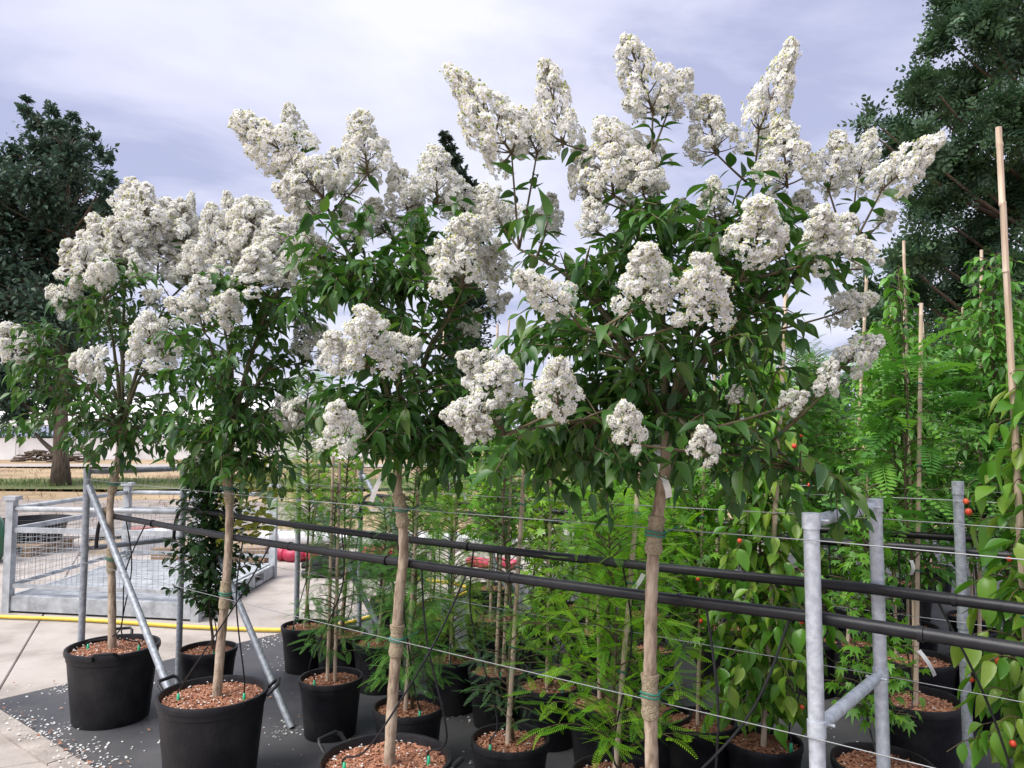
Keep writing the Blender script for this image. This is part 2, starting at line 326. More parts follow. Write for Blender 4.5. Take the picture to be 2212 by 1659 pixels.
# ------------------------------------------------------------------ the yard's own grid: s along the plant rows, t across them
P1 = Vector((-2.53, 4.55, 0)); U = Vector((.782,-.623,0)); Vv = Vector((.623,.782,0))
def st(s, t, z=0.0): return P1 + U*s + Vv*t + Vector((0,0,z))
def structure(name, g, m, smooth=False, at=(0,0,0)): return solo(name, g, m, kind='structure', smooth=smooth, at=at)
def poly(g, pts, z0, z1):                             # a prism over a convex outline
    k = len(pts); V = [(p[0],p[1],z1) for p in pts]+[(p[0],p[1],z0) for p in pts]
    F = [(0,i,i+1) for i in range(1,k-1)]
    for i in range(k): j = (i+1)%k; F += [(i,k+i,j),(j,k+i,k+j)]
    return g.add(V, F)

# ------------------------------------------------------------------ setting
def ground():
    n = 60; g = G(); xs = np.concatenate([-np.geomspace(600,4,n//2), np.geomspace(4,600,n//2)]); V = []; F = []
    for y in xs:
        for x in xs:
            h = -.06 + (0.05*math.sin(x*.31+1)*math.cos(y*.23) if y > 16 else 0); V.append((x,y,h))
    for i in range(n-1):
        for j in range(n-1): a = i*n+j; F += [(a,a+1,a+n+1),(a,a+n+1,a+n)]
    structure('ground', g.add(V,F), 'field', True)
ground()
def pad():
    root = link('concrete_pad', None); root['kind'] = 'structure'
    A = np.array([.43,-.90]); A /= np.linalg.norm(A); B = np.array([A[1]*-1, A[0]]); O = np.array([-3.97,6.45])
    w, L = 3.3, 3.6; gap = .009
    for i in range(-3, 4):
        for j in range(-4, 5):
            c = O + B*(i+.5)*w + A*(j+.35)*L
            if c[1] > 12.2 or c[1] < -2.5 or c[0] < -13 or c[0] > 9: continue
            s_ = (c[0]-P1.x)*U.x+(c[1]-P1.y)*U.y; t_ = (c[0]-P1.x)*Vv.x+(c[1]-P1.y)*Vv.y
            if s_ > 2.2 and t_ > 2.2: continue
            g = G(); hw, hl = w/2-gap/2, L/2-gap/2; b = .006
            q = lambda e: [c+B*a*(hw-e)+A*d*(hl-e) for a, d in ((-1,-1),(-1,1),(1,1),(1,-1))]
            lo, mi, hi = q(0), q(0), q(b); V = [(*p,-.05) for p in lo]+[(*p,-.006) for p in mi]+[(*p,0) for p in hi]; F = [(8,9,10),(8,10,11)]
            for r0 in (0,4):
                for k in range(4): m = (k+1)%4; F += [(r0+k,r0+m,r0+m+4),(r0+k,r0+m+4,r0+k+4)]
            V = np.array(V); F = np.array(F)
            n0 = np.cross(V[9]-V[8], V[10]-V[8])
            if n0[2] < 0: F = F[:, ::-1]
            g.add(V, F); part('slab', g, 'concrete', root, smooth=False)
pad()
g = G(); poly(g, [st(-.55,-.29), st(9,-.29), st(9,13), st(-.55,13)], -.02, .004); structure('ground_cloth', g, 'cloth')
def kerb():
    root = link('kerb_strip', None); root['kind'] = 'structure'
    s = -.9
    while s < 6:
        L = 1.6; g = G(); poly(g, [st(s,-.42), st(s+L-.01,-.42), st(s+L-.01,-.30), st(s,-.30)], -.03, .014+.003*random.random()); part('kerb_stone', g, 'kerb', root, smooth=False); s += L
kerb()
def blob(cx, cy, rx, ry, z, m, name, rot=0, n=26, seed=0):
    rr = random.Random(seed); pts = []
    for i in range(n):
        a = 2*math.pi*i/n; k = 1+rr.uniform(-.12,.12); x, y = rx*k*math.cos(a), ry*k*math.sin(a)
        pts.append((cx+x*math.cos(rot)-y*math.sin(rot), cy+x*math.sin(rot)+y*math.cos(rot)))
    g = G(); V = [(cx,cy,z)]+[(p[0],p[1],z) for p in pts]; g.add(V, [(0,1+i,1+(i+1)%n) for i in range(n)]); structure(name, g, m)
blob(-14.5, 15.5, 12, 4.2, -.004, 'gravel', 'gravel_yard', seed=3)
blob(-16, 25.2, 26, 2.9, .02, 'verge', 'grass_verge', seed=5, n=60)
blob(-5, 40, 60, 2.2, .03, 'concrete', 'dirt_track', seed=8, n=50)

def field_grass():
    L = Leaves()
    for _ in range(5200):
        x = random.gauss(-9,9); y = 25.2+random.gauss(0,1.35)
        if random.random() < .25: x, y = random.gauss(-17,3), 24.5+random.gauss(0,.8)
        h = random.uniform(.06,.22); L.add((x,y,.0), np.array([random.uniform(-.3,.3),random.uniform(-.3,.3),1]), rv(), h)
    solo('verge_grass', L.joined([leaf_t(.10,2,.2,-.3)]), 'grass', 'rough green grass growing along the verge beyond the yard', 'grass', kind='stuff')
    L = Leaves()
    for _ in range(7000):
        x = random.uniform(-26,12); y = random.uniform(13.5,38)
        if 22.9 < y < 27: continue
        L.add((x,y,-.05), np.array([random.uniform(-.7,.7),random.uniform(-.7,.7),1]), rv(), random.uniform(.06,.2))
    solo('dry_grass', L.joined([leaf_t(.12,2,.2,-.3)]), 'straw', 'dry straw coloured grass stubble on the field', 'grass', kind='stuff')
field_grass()

# ------------------------------------------------------------------ things far behind
def polytunnel():
    D = 52; x0, x1 = -62, -9.5; z0 = -.06
    root = thing('white_shade_house', (-30,D,z0), 'long white sheeted shade house beyond the field behind the oak', 'building')
    g = G(); box(g, ((x0+x1)/2, D, z0+.72), x1-x0, .12, 1.45); part('side_sheet', g, 'white_sheet', root, False)
    g = G(); n = 14; V = []; F = []
    for i in range(n+1):
        a = math.pi*i/n; V += [(x0-1, D+5-5.6*math.cos(a), 2.55+1.9*math.sin(a)), (x1+1, D+5-5.6*math.cos(a), 2.55+1.9*math.sin(a))]
    for i in range(n): a = 2*i; F += [(a,a+1,a+3),(a,a+3,a+2)]
    g.add(V,F); box(g, ((x0+x1)/2, D-.62, 2.5), x1-x0+2, .06, .5); part('roof_sheet', g, 'white_sheet', root, True)
    for i in range(14):
        x = x0+(x1-x0)*i/13; g = G(); tube(g, [(x,D-.25,z0),(x,D-.25,2.6)], .05, 6); part('post', g, 'white_pipe', root)
polytunnel()
def far_hedge(name, x0, x1, D, h, label, n, seed):
    r = random.Random(seed); L = Leaves()
    for _ in range(n):
        x = r.uniform(x0,x1); top = h*(.62+.22*math.sin(x*.37+seed)+.16*math.sin(x*1.13)); z = top*r.random()**.55
        L.add((x, D+r.uniform(-1.2,1.2), z), rv()+np.array([0,0,.4]), rv(), r.uniform(.35,.7))
    solo(name, L.joined(T['card']), 'oak_leaf', label, 'hedge', kind='stuff')
far_hedge('far_hedge', -90, 40, 76, 4.4, 'dark far hedge seen under the white roof beyond the field', 9000, 2)
def brush_pile(px, py, D, w, h, label):
    c = pt(px, py, D); c.z = -.02; root = thing('brush_pile', c, label, 'brush pile', 'dark brush piles by the white sheet')
    for i in range(60):
        u = random.uniform(-1,1); z = random.random()*h*(1-u*u)*.95+.04; a = random.gauss(0,.5); L = random.uniform(.4,1.0)*w*.35
        p = np.array([c.x+u*w/2, c.y+random.uniform(-.5,.5), z]); d = np.array([math.cos(a), random.uniform(-.4,.4), math.sin(a)*.4])*L/2
        if p[2]-abs(d[2]) < .02: d[2] = 0
        g = G(); tube(g, [p-d, p+d*.1+rv(.03), p+d], random.uniform(.03,.07), 5); part('log', g, 'old_bark', root)
brush_pile(80, 980, 46, 2.3, .75, 'low dark brush pile with long sticks on its flat end'); brush_pile(172, 978, 46, 2.0, 1.15, 'taller dark brush pile right beside the oak trunk')

def big_tree(name, clusters, D, base, trunk_r, kind, material, size, density, label, cat='tree', deep=1.6, seed=1, limbs=10):
    r = random.Random(seed); b = Vector(base); root = thing(name, b, label, cat)
    cs = []
    for (px, py, rp) in clusters:
        c = pt(px, py, D + r.uniform(-deep, deep)); cs.append((np.array(c), rp/FPX*c.y))
    zt = max(c[2] for c, _ in cs); zc = min(c[2] for c, _ in cs)
    top = np.array([np.mean([c[0] for c, _ in cs])*.35+b.x*.65, b.y, zt*.9])
    k = 12; ts = np.linspace(0,1,k); bb = np.array(tuple(b))
    trunk = [bb+(top-bb)*t+np.array([math.sin(t*5+seed)*.12*t*trunk_r*6, math.cos(t*4)*.1*t, 0]) for t in ts]
    g = G(); rad = [trunk_r*(1.35 if i == 0 else 1)*(1-.88*t) for i, t in enumerate(ts)]; tube(g, trunk, rad, 12); part('trunk', g, 'old_bark', root)
    L = Leaves(); gb = G()
    for c, rr in cs:
        i = min(range(1,k), key=lambda i: np.linalg.norm(trunk[i]-(c-np.array([0,0,np.linalg.norm(c-trunk[i])*.5]))))
        s0 = trunk[i]; mid = (s0+c)/2+np.array([0,0,-.1*np.linalg.norm(c-s0)]); q = bez(s0, mid, c, 6); r0 = max(.02, rad[i]*.45)
        tube(gb, q, np.linspace(r0, .015, 6), 5)
        n = int(density*rr*rr*40)+14
        nt = max(3, int(n/16))
        for _ in range(nt):                                    # a cluster is a handful of sprays, so that the outline is ragged
            d = rv(); d = nrm(d)*abs(r.gauss(.72,.25)); e = c+d*rr*np.array([1,1,.95]); tube(gb, bez(c, (c+e)/2+rv(.1)*rr, e, 4), [.015,.012,.008,.005], 3, cap=False)
            od = nrm(d+np.array([0,0,.25]))
            for _ in range(int(n/nt)):
                w = r.random()**.7; p = c+(e-c)*w+rv(1)*rr*.17
                L.add(p, od*.6+rv(.9)+np.array([0,0,-.15]), rv()+np.array([0,0,.8]), size*r.uniform(.6,1.25))
    part('branches', gb, 'old_bark', root, kind='stuff'); part('crown', L.joined(T[kind]), material, root, kind='stuff')
    return root
oak = [(a_,b_,c_*1.22) for a_,b_,c_ in [(52,215,10),(60,240,17),(78,270,24),(112,240,18),(118,270,26),(155,250,18),(165,285,26),(200,300,18),(100,330,55),(160,340,48),(215,335,24),(240,345,13),(235,390,22),(215,410,24),(60,400,62),(130,420,70),(15,350,34),(30,330,20),(195,470,48),(235,440,26),(250,470,22),(30,500,72),(110,530,80),(200,560,60),(20,640,80),(110,680,85),(60,760,70),(150,770,60),(10,840,60),(-70,520,110),(-80,700,120),(-50,400,60),(110,860,50),(40,890,36),(10,430,60),(0,580,80),(90,620,80),(180,640,60),(170,700,60),(130,300,40),(140,370,50),(120,460,60)]]
tb = zpt(131,1050); big_tree('oak_tree', oak, tb.y, (tb.x,tb.y,-.06), .24, 'card', 'oak_leaf', .20, 30, 'dark oak with bare lower trunk on the grass verge', seed=4)
ash = [(2050,20,40),(2040,80,45),(2120,50,75),(2200,100,90),(2000,170,30),(1990,215,45),(2080,200,85),(2180,260,100),(1950,270,36),(1925,330,24),(1985,320,58),(2080,360,90),(2180,420,100),(2010,450,64),(2100,530,85),(2190,600,90),(1990,540,50),(1950,560,40),(1960,630,60),(2060,650,90),(2160,720,100),(1895,640,40),(1900,700,50),(2150,-60,100),(2230,-130,130),(2300,60,140),(2320,350,160),(2320,620,150),(2100,-110,70),(1860,270,10),(1880,255,12),(2000,760,70),(2100,840,90)]
big_tree('ash_tree', ash, 17.0, (13.2,17.6,-.06), .32, 'ashlet', 'ash_leaf', .38, 19, 'huge dark feathery leaved tree towering behind the bamboo canes', seed=9, deep=1.4)
spr = [(a_+14,b_-26,c_) for a_,b_,c_ in [(946,312,5),(950,330,9),(958,350,14),(966,375,18),(978,405,20),(988,440,24),(1003,430,14),(1000,475,28),(1008,520,34),(990,600,44),(1000,680,52),(985,760,60),(1000,840,66),(1000,900,60)]]
big_tree('spruce_tree', spr, 30.0, (-2.0,30,-.06), .2, 'card', 'spruce_leaf', .24, 70, 'narrow dark spire of a conifer rising behind the white blossom', seed=12, deep=.5)
fb = [(700,905,40),(640,915,30),(760,900,45),(1150,880,60),(1250,870,70),(1400,860,80),(1600,850,90),(1800,850,90),(1500,880,70),(1700,890,70)]
for i, (c, lab) in enumerate(((fb[:3],'small rounded tree on the horizon between the blossoming crowns'),(fb[3:],'broad bushy tree far behind the rows of pots'))):
    m = pt(c[0][0] if i == 0 else 1450, 900, 34+8*i); big_tree('field_tree', c, 34+8*i, (m.x,m.y,-.06), .16, 'card', 'oak_leaf', .28, 12, lab, seed=20+i, deep=1.0)

# ------------------------------------------------------------------ yard clutter behind
def mesh_cart():
    FL, FR, RR, RL = Vector((-4.57,7.0,0)), Vector((-2.72,6.66,0)), Vector((-2.69,8.66,0)), Vector((-4.52,9.0,0))
    root = thing('mesh_cart', (FL+RR)/2, 'galvanised stillage with mesh sides and plank deck standing on the concrete', 'stillage')
    def lerp(a, b, t, z): p = a.lerp(b, t); return (p.x, p.y, z)
    # deck: planks on a channel frame
    X = (FR-FL).normalized(); Y = (RL-FL).normalized(); wd, dp = (FR-FL).length, (RL-FL).length; n = 9
    for i in range(n):
        c = FL + Y*(dp*(i+.5)/n) + X*(wd/2); g = G(); box(g, (c.x,c.y,.150), wd-.10, dp/n-.012, .018, X, Y); part('deck_plank', g, 'galv_cart', root, False)
    for a, b in ((FL,FR),(FR,RR),(RR,RL),(RL,FL)):
        d = (b-a).normalized(); nn = Vector((-d.y,d.x,0)); m = (a+b)/2; L = (b-a).length-.09; g = G()
        if a == FR:                                         # side channel with two fork pockets
            for s0, s1 in ((0,.18),(.30,.70),(.82,1)): box(g, (*(a.lerp(b,(s0+s1)/2)).xy,.085), L*(s1-s0), .04, .13, d, nn)
            for s0, s1 in ((.18,.30),(.70,.82)):
                for z in (.032,.138): box(g, (*(a.lerp(b,(s0+s1)/2)).xy,z), L*(s1-s0), .04, .024, d, nn)
        else: box(g, (m.x,m.y,.085), L, .04, .13, d, nn)
        part('base_rail', g, 'galv_cart', root, False)
    for p in (FL,FR,RR,RL):
        g = G(); box(g, (p.x,p.y,.51), .075, .075, 1.02, X, Y); box(g, (p.x,p.y,1.027), .14, .10, .035, X, Y); part('corner_post', g, 'galv_cart', root, False)
    for a, b in ((FL,FR),(FL,RL),(RL,RR)):
        d = (b-a).normalized(); nn = Vector((-d.y,d.x,0)); L = (b-a).length
        g = G(); tube(g, [lerp(a,b,.02,.93), lerp(a,b,.98,.93)], .024, 10); part('top_rail', g, 'galv_cart', root)
        g = G(); m = (a+b)/2; box(g, (m.x,m.y,.74), L-.08, .04, .045, d, nn); box(g, (m.x,m.y,.24), L-.08, .03, .035, d, nn); part('mesh_frame', g, 'galv_cart', root, False)
        g = G(); k = int((L-.1)/.05)
        for i in range(1,k): tube(g, [lerp(a,b,i/k,.25), lerp(a,b,i/k,.73)], .0022, 4, cap=False)
        for i in range(1,10): z = .25+.48*i/10; tube(g, [lerp(a,b,.02,z), lerp(a,b,.98,z)], .0022, 4, cap=False)
        part('wire_mesh', g, 'galv_cart', root)
    g = G(); c = FL.lerp(RL,.62); box(g, (c.x,c.y,.84), .26, .008, .17, Y, X); part('nameplate', g, 'galv_cart', root, False)
mesh_cart()
def smooth_line(pts, k=10):
    P = [np.array(tuple(p)) for p in pts]; out = []
    for i in range(len(P)-1):
        p0, p1, p2, p3 = P[max(i-1,0)], P[i], P[i+1], P[min(i+2,len(P)-1)]
        for t in np.linspace(0,1,k,endpoint=False): out.append(.5*((2*p1)+(p2-p0)*t+(2*p0-5*p1+4*p2-p3)*t*t+(3*p1-p0-3*p2+p3)*t**3))
    return out+[P[-1]]
g = G(); hz = .022
tube(g, smooth_line([zpt(-260,1322,hz), zpt(0,1332,hz), zpt(200,1340,hz), zpt(414,1354,hz), zpt(624,1361,hz), zpt(720,1352,hz), zpt(809,1330,hz), zpt(921,1302,hz), zpt(1006,1280,hz), zpt(990,1262,hz), zpt(900,1250,hz)], 8), .016, 8)
solo('yellow_hose', g, 'hose', 'yellow hose lying across the concrete behind the potted trees', 'hose')
def red_bits():
    for a, b, r, lab in (((600,1198),(690,1198),.085,'short fat red tube beside the black pipe bundle'),((790,1194),(870,1194),.09,'bulging red tube lying on the pile of black pipes'),((1010,1214),(1120,1218),.06,'slim straight red tube in front of the low concrete wall')):
        p, q = zpt(*a, r), zpt(*b, r); g = G(); k = 14; pts = [p.lerp(q, i/(k-1)) + Vector((0, .05*math.sin(i*.9), 0)) for i in range(k)]
        tube(g, pts, [r*(.8 if i in (0,k-1) else 1+.04*math.sin(i*2.1)) for i in range(k)], 12); solo('red_hose', g, 'red', lab, 'hose')
    root = thing('pipe_bundle', zpt(800,1240), 'heap of black irrigation pipes lying loose on the concrete', 'pipe bundle')
    c = zpt(790,1235)
    for i in range(16):
        z = .04+.05*(i//6); y = c.y-.35+.13*(i%6)+random.uniform(-.03,.03); x0, x1 = c.x-.55+random.uniform(-.2,.1), c.x+.6+random.uniform(-.2,.2); g = G()
        tube(g, smooth_line([(x0,y,z),(x0*.6+x1*.4,y+random.uniform(-.1,.1),z+.02),(x1,y+random.uniform(-.25,.25),z)],5), .04, 8); part('pipe', g, 'black_pipe', root)
    p, q = zpt(560,1160,.14), zpt(1700,1172,.14); g = G(); tube(g, [p, q], .09, 12)
    for t in (.03,.34,.66): tube(g, [p.lerp(q,t), p.lerp(q,t+.012)], .105, 12)
    solo('white_pipe', g, 'white_pipe', 'long straight white pipe lying before the dry field', 'pipe')
    g = G(); a = zpt(560,1195); b = zpt(1750,1215); poly(g, [(a.x,a.y+.6),(b.x,b.y+.6),(b.x,b.y+.85),(a.x,a.y+.85)], -.02, .22); solo('low_wall', g, 'kerb', 'low concrete wall behind the red tubes', 'wall', smooth=False)
    # black tub on timber by the left edge, green drum beside it
    c = zpt(12,1215); root = thing('wooden_pallet', (c.x-.5,c.y+.9,0), 'weathered timber pallet carrying the black tub', 'pallet')
    for i in range(5): g = G(); box(g, (c.x-.5, c.y+.5+.2*i, .135), 1.3, .15, .025); part('board', g, 'wood', root, False)
    for i in range(3): g = G(); box(g, (c.x-1.0+.5*i, c.y+.9, .06), .1, 1.0, .12); part('bearer', g, 'wood', root, False)
    g = G(); lathe(g, [(0,.15),(.30,.15),(.40,.42),(.43,.42),(.43,.46),(.38,.46),(.29,.19),(0,.19)], 28, (c.x-.22,c.y+.95,0)); solo('black_tub', g, 'pot', 'wide empty black tub standing on the pallet', 'tub')
    g = G(); lathe(g, [(0,.0),(.24,.0),(.27,.05),(.29,.25),(.27,.5),(.22,.58),(0,.60)], 24, (c.x-.33,c.y-.05,0)); solo('green_drum', g, 'green_paint', 'rounded green drum beside the timber pallet', 'drum')
    for i, (px, py) in enumerate(((300,1195),(350,1190))):
        p = zpt(px,py); g = G(); lathe(g, [(0,0),(.2,0),(.22,.05),(.22,.3),(.19,.33),(0,.33)], 20, (p.x,p.y,0)); lathe(g, [(0,.345),(.14,.345),(.14,.33)], 16, (p.x,p.y,0), mi=1)
        solo('white_drum', g, ['white_pipe','drum_lid'], 'small white drum with brown lid seen through the mesh', 'drum', 'white drums behind the stillage')
    p = zpt(420,1215); g = G(); box(g, (p.x+.2,p.y,.1), 1.4, .18, .18, (1,.03,0)); solo('timber_beam', g, 'wood', 'square timber beam lying behind the mesh stillage', 'beam', smooth=False)
red_bits()

# ------------------------------------------------------------------ trellis: frames, wires, pipes
def frame(name, posts, H, label, brace=None, mid=.75, caps=True, dark=False, r=.0195):
    m = 'galv_dark' if dark else 'galv'; a, b = posts; root = thing(name, (a.x,a.y,.004), label, 'trellis frame')
    for p in posts:
        g = G(); tube(g, [(p.x,p.y,0),(p.x,p.y,H)], r, 16); o = part('post', g, m, root)
        g = G(); tube(g, [(p.x,p.y,H-.035),(p.x,p.y,H+.004)], r+.003, 16); part('clamp', g, m, o)
        g = G(); tube(g, [(p.x,p.y,mid-.02),(p.x,p.y,mid+.02)], r+.003, 16); part('clamp', g, m, o)
    d = (b-a).normalized(); per = Vector((-d.y,d.x,0))*.0
    for z in (H-.018, mid):
        g = G(); p, q = a+d*(r+.002)+Vector((0,0,z)), b-d*(r+.002)+Vector((0,0,z)); k = [p, p+d*.03, p+d*.06, q-d*.06, q-d*.03, q]
        tube(g, k, [.012,.014,.017,.017,.014,.012], 12); o = part('crossbar', g, m, root)
        for e, s_ in ((p,1),(q,-1)):
            g = G(); c = e+d*s_*.022; tube(g, [c-U*.03, c+U*.03], .004, 6); part('bolt', g, m, o)
    if brace:
        for p, (L, z) in zip(posts, brace):
            g = G(); tube(g, [p+U*(r+.01)+Vector((0,0,z)), p+U*L+Vector((0,0,.006))], .019, 12); part('brace', g, m, root)
    return root
p2 = st(0,.60)
frame('trellis', (st(0,0), p2), 1.40, 'grey steel end frame with long braces behind the potted crape myrtles', [(1.36,1.30),(1.22,1.32)], mid=.93, dark=True)
P3, P4 = zpt(1752,1110,1.40), zpt(1900,1098,1.385); P3 = st(4.20,0); P4 = st(4.22,.56)
frame('trellis', (P3, P4), 1.40, 'bright galvanised frame of two posts and bars in the crape myrtle row', mid=.875)
Q1 = st(0,1.50); Q2 = st(0.02,2.08)
frame('trellis', (Q1, Q2), 1.38, 'braced steel end frame of the row with small conifers', [(1.2,1.28),(1.2,1.28)], mid=.95, dark=True)
for p_, h_, lab in ((st(4.30,1.55), 1.41, 'single grey steel post standing behind the bright galvanised frame'), (st(4.52,2.12), 1.36, 'shorter steel post half hidden by dogwood leaves')):
    root = thing('steel_post', (p_.x,p_.y,.004), lab, 'post'); g = G(); tube(g, [(p_.x,p_.y,0),(p_.x,p_.y,h_)], .0195, 16); part('post', g, 'galv_dark', root)
    for z_ in (h_-.03, .85): g = G(); tube(g, [(p_.x,p_.y,z_-.018),(p_.x,p_.y,z_+.034)], .0225, 16); part('clamp', g, 'galv_dark', root)
frame('trellis', (st(.1,3.05), st(.1,3.65)), 1.38, 'braced steel end frame farthest back among the maples', [(.85,1.28),(.85,1.28)], mid=.95, dark=True)
frame('trellis', (st(4.4,3.1), st(4.4,3.7)), 1.38, 'pair of posts half hidden by the ferny foliage', mid=.85, dark=True)
ROWS = [(0.0,.58),(1.55,2.12),(3.1,3.7),(4.65,5.25)]
RN = ['the crape myrtle row','the row of small conifers','the third row of pots','the rearmost row of pots']
for ri, (ta, tb_) in enumerate(ROWS):
    for li, t in enumerate((ta, tb_)):
        for wi, z in enumerate((1.34,.86)):
            off = .026 if li == 0 else -.026; g = G(); pts = []
            for s in np.linspace(0, 9, 37): pts.append(st(s, t-off if li == 0 else t+.026, z - .012*math.sin(math.pi*((s%4.2)/4.2))))
            tube(g, pts, .0015, 5); solo('support_wire', g, 'wire', f"{'upper' if wi==0 else 'lower'} thin steel wire on the {'front' if li==0 else 'back'} posts of {RN[ri]}", 'wire', 'trellis wires', at=pts[0])
TUBES = []
def pipe(s0, s1, t, z0, r, label, elbow=True):
    g = G(); pts = [st(s, t+.004*math.sin(s*3), z0-.022*abs(math.sin(math.pi*s/4.2))) for s in np.linspace(s0, s1, 60)]
    root = thing('irrigation_pipe', pts[0], label, 'pipe'); tube(g, pts, r, 12); part('pipe', g, 'black_pipe', root)
    for s in np.arange(s0+.55, s1, .62):
        p = st(s, t, z0-.022*abs(math.sin(math.pi*s/4.2))); g = G(); tube(g, [p-U*.006, p+U*.006], r+.003, 12); part('pipe_clip', g, 'black_pipe', root)
    if elbow:
        a = st(s0, t, z0); b = st(.035, t, .93); g = G(); tube(g, bez(a, st(s0-.12, t, z0-.01), b, 10), .011, 8); part('feed_hose', g, 'black_pipe', root)
    TUBES.append((root, t, z0, r)); return root
pipe(.16, 9, .05, 1.135, .0165, 'thick black irrigation pipe passing right behind the crape myrtle trunks')
pipe(.16, 9, .525, 1.135, .0165, 'thick black irrigation pipe crossing before the rear post of the bright frame')
pipe(.18, 9, 1.60, 1.13, .0165, 'black irrigation pipe along the front of the small conifers row')
pipe(.18, 9, 2.05, 1.13, .0165, 'black irrigation pipe along the back of the small conifers row')
pipe(.25, 9, 3.15, 1.13, .0165, 'black irrigation pipe along the front of the third row of pots')
pipe(.25, 9, 3.65, 1.13, .0165, 'black irrigation pipe along the back of the third row of pots')
# burlap bundle tied round the first pipe's end
b = st(.16,.05,1.135); g = G(); lathe(g, [(.006,-.04),(.03,-.03),(.042,0),(.034,.03),(.02,.045),(.004,.05)], 10, tuple(b)); part('burlap_knot', g, 'burlap', TUBES[0][0])
def drip(pi, s, target, sag=.25, loop=0.0):
    root, t, z0, r = TUBES[pi]; a = st(s, t, z0-r); e = Vector(target); d = e-a
    m1 = a+d*.3+Vector((random.uniform(-.05,.05), random.uniform(-.05,.05), -.05)); m2 = a+d*.72+Vector((loop, random.uniform(-.04,.04), -sag*.35))
    g = G(); tube(g, smooth_line([a, m1, m2, e+Vector((0,0,.05)), e+Vector((0,0,.01))], 7), .0038, 5); o = part('drip_tube', g, 'black_pipe', root)
    g = G(); tube(g, [e+Vector((0,0,-.02)), e+Vector((0,0,.0)), e+Vector((0,0,.035))], [.003,.008,.006], 6); part('dripper', g, 'drip_green', o)

# ------------------------------------------------------------------ pots
def pot_mesh(r, h, n=44):
    g = G(); lip = .028; lathe(g, [(0,.0),(r*.78,.0),(r*.80,.008),(r*.90,h*.62),(r*.935,h-lip-.035),(r*.955,h-lip-.03),(r*.965,h-lip),(r*.995,h-lip),(r,h-lip+.006),(r,h-.006),(r*.99,h),(r*.94,h),(r*.925,h-.01),(r*.91,h-.06)], n)
    return g.mesh('pot','pot')
def soil_mesh(r, seed):
    rr = random.Random(seed); g = G(); n = 26; V = [(0,0,.012)]; F = []
    for k in range(1,6):
        for j in range(n):
            a = 2*math.pi*j/n; q = r*k/5; V.append((q*math.cos(a), q*math.sin(a), rr.uniform(-.006,.006)+.012*(1-k/5)))
    for j in range(n): F.append((0,1+j,1+(j+1)%n))
    for k in range(4):
        for j in range(n): a, b = 1+k*n+j, 1+k*n+(j+1)%n; F += [(a,a+n,b+n),(a,b+n,b)]
    g.add(V,F,.5,0)
    for _ in range(int(900*(r/.25)**2)+120):
        a = rr.uniform(0,6.28); q = r*.97*math.sqrt(rr.random()); c = np.array([q*math.cos(a),q*math.sin(a),.012*(1-q/r)+.006]); d = np.array([rr.uniform(-1,1),rr.uniform(-1,1),rr.uniform(-.4,.4)]); d = nrm(d)*rr.uniform(.005,.012)
        w = nrm(np.cross(d,[0,0,1]))*rr.uniform(.0025,.005); u = np.array([0,0,.004])
        g.add([c-d-w,c+d-w*.6,c+d*1.1+w,c-d*.8+w*.8,c+u], [(0,1,4),(1,2,4),(2,3,4),(3,0,4)], rr.random(), 1)
    return g.mesh('bark_mulch',['soil','bark'],False)
def petal_mesh(r, seed, n):
    rr = random.Random(seed); g = G()
    for _ in range(n):
        a = rr.uniform(0,6.28); q = r*.95*math.sqrt(rr.random()); c = np.array([q*math.cos(a),q*math.sin(a),.02]); s = rr.uniform(.0035,.008); t = rr.uniform(0,6.28); x = np.array([math.cos(t),math.sin(t),rr.uniform(-.3,.3)])*s; y = np.array([-math.sin(t),math.cos(t),rr.uniform(-.3,.3)])*s
        g.add([c-x,c+y*.8,c+x,c-y*.8,c+np.array([0,0,.003])], [(0,3,4),(3,2,4),(2,1,4),(1,0,4)], rr.random())
    return g.mesh('fallen_petals','petal',False)
BR, BH, SR, SH = .247, .405, .170, .30
POTM = {'big': pot_mesh(BR,BH), 'std': pot_mesh(SR,SH)}
SOILM = {'big': [soil_mesh(BR*.925,i) for i in range(3)], 'std': [soil_mesh(SR*.925,i+5) for i in range(3)]}
PETM = {'big': [petal_mesh(BR*.9,i,60) for i in range(2)], 'std': [petal_mesh(SR*.9,i,10) for i in range(2)]}
def add_pot(root, kind, scale=1.0, petals=True, handles=None):
    b = W[root.name].translation; rot = Matrix.Rotation(random.uniform(0,6.28),4,'Z'); S = Matrix.Diagonal((scale,scale,scale,1)); Mw = Matrix.Translation(b) @ rot @ S
    h = (BH if kind == 'big' else SH)*scale
    p = link('pot', POTM[kind], root, Mw)
    Ms = Matrix.Translation(b+Vector((0,0,h-.035*scale))) @ rot @ S
    so = link('bark_mulch', random.choice(SOILM[kind]), root, Ms); so['kind'] = 'stuff'
    if petals: q = link('fallen_petals', random.choice(PETM[kind]), root, Ms); q['kind'] = 'stuff'
    if handles:
        r = BR*scale
        for a in handles:
            c, s_ = math.cos(a), math.sin(a); o = Vector((c,s_,0)); w = Vector((-s_,c,0)); g = G()
            pts = [b+o*(r*.985)-w*.06+Vector((0,0,h-.02)), b+o*(r+.03)-w*.058+Vector((0,0,h+.012)), b+o*(r+.045)-w*.045+Vector((0,0,h+.022)), b+o*(r+.045)+w*.045+Vector((0,0,h+.022)), b+o*(r+.03)+w*.058+Vector((0,0,h+.012)), b+o*(r*.985)+w*.06+Vector((0,0,h-.02))]
            tube(g, pts, .0085, 8); part('handle', g, 'pot', p)
    return h-.03*scale
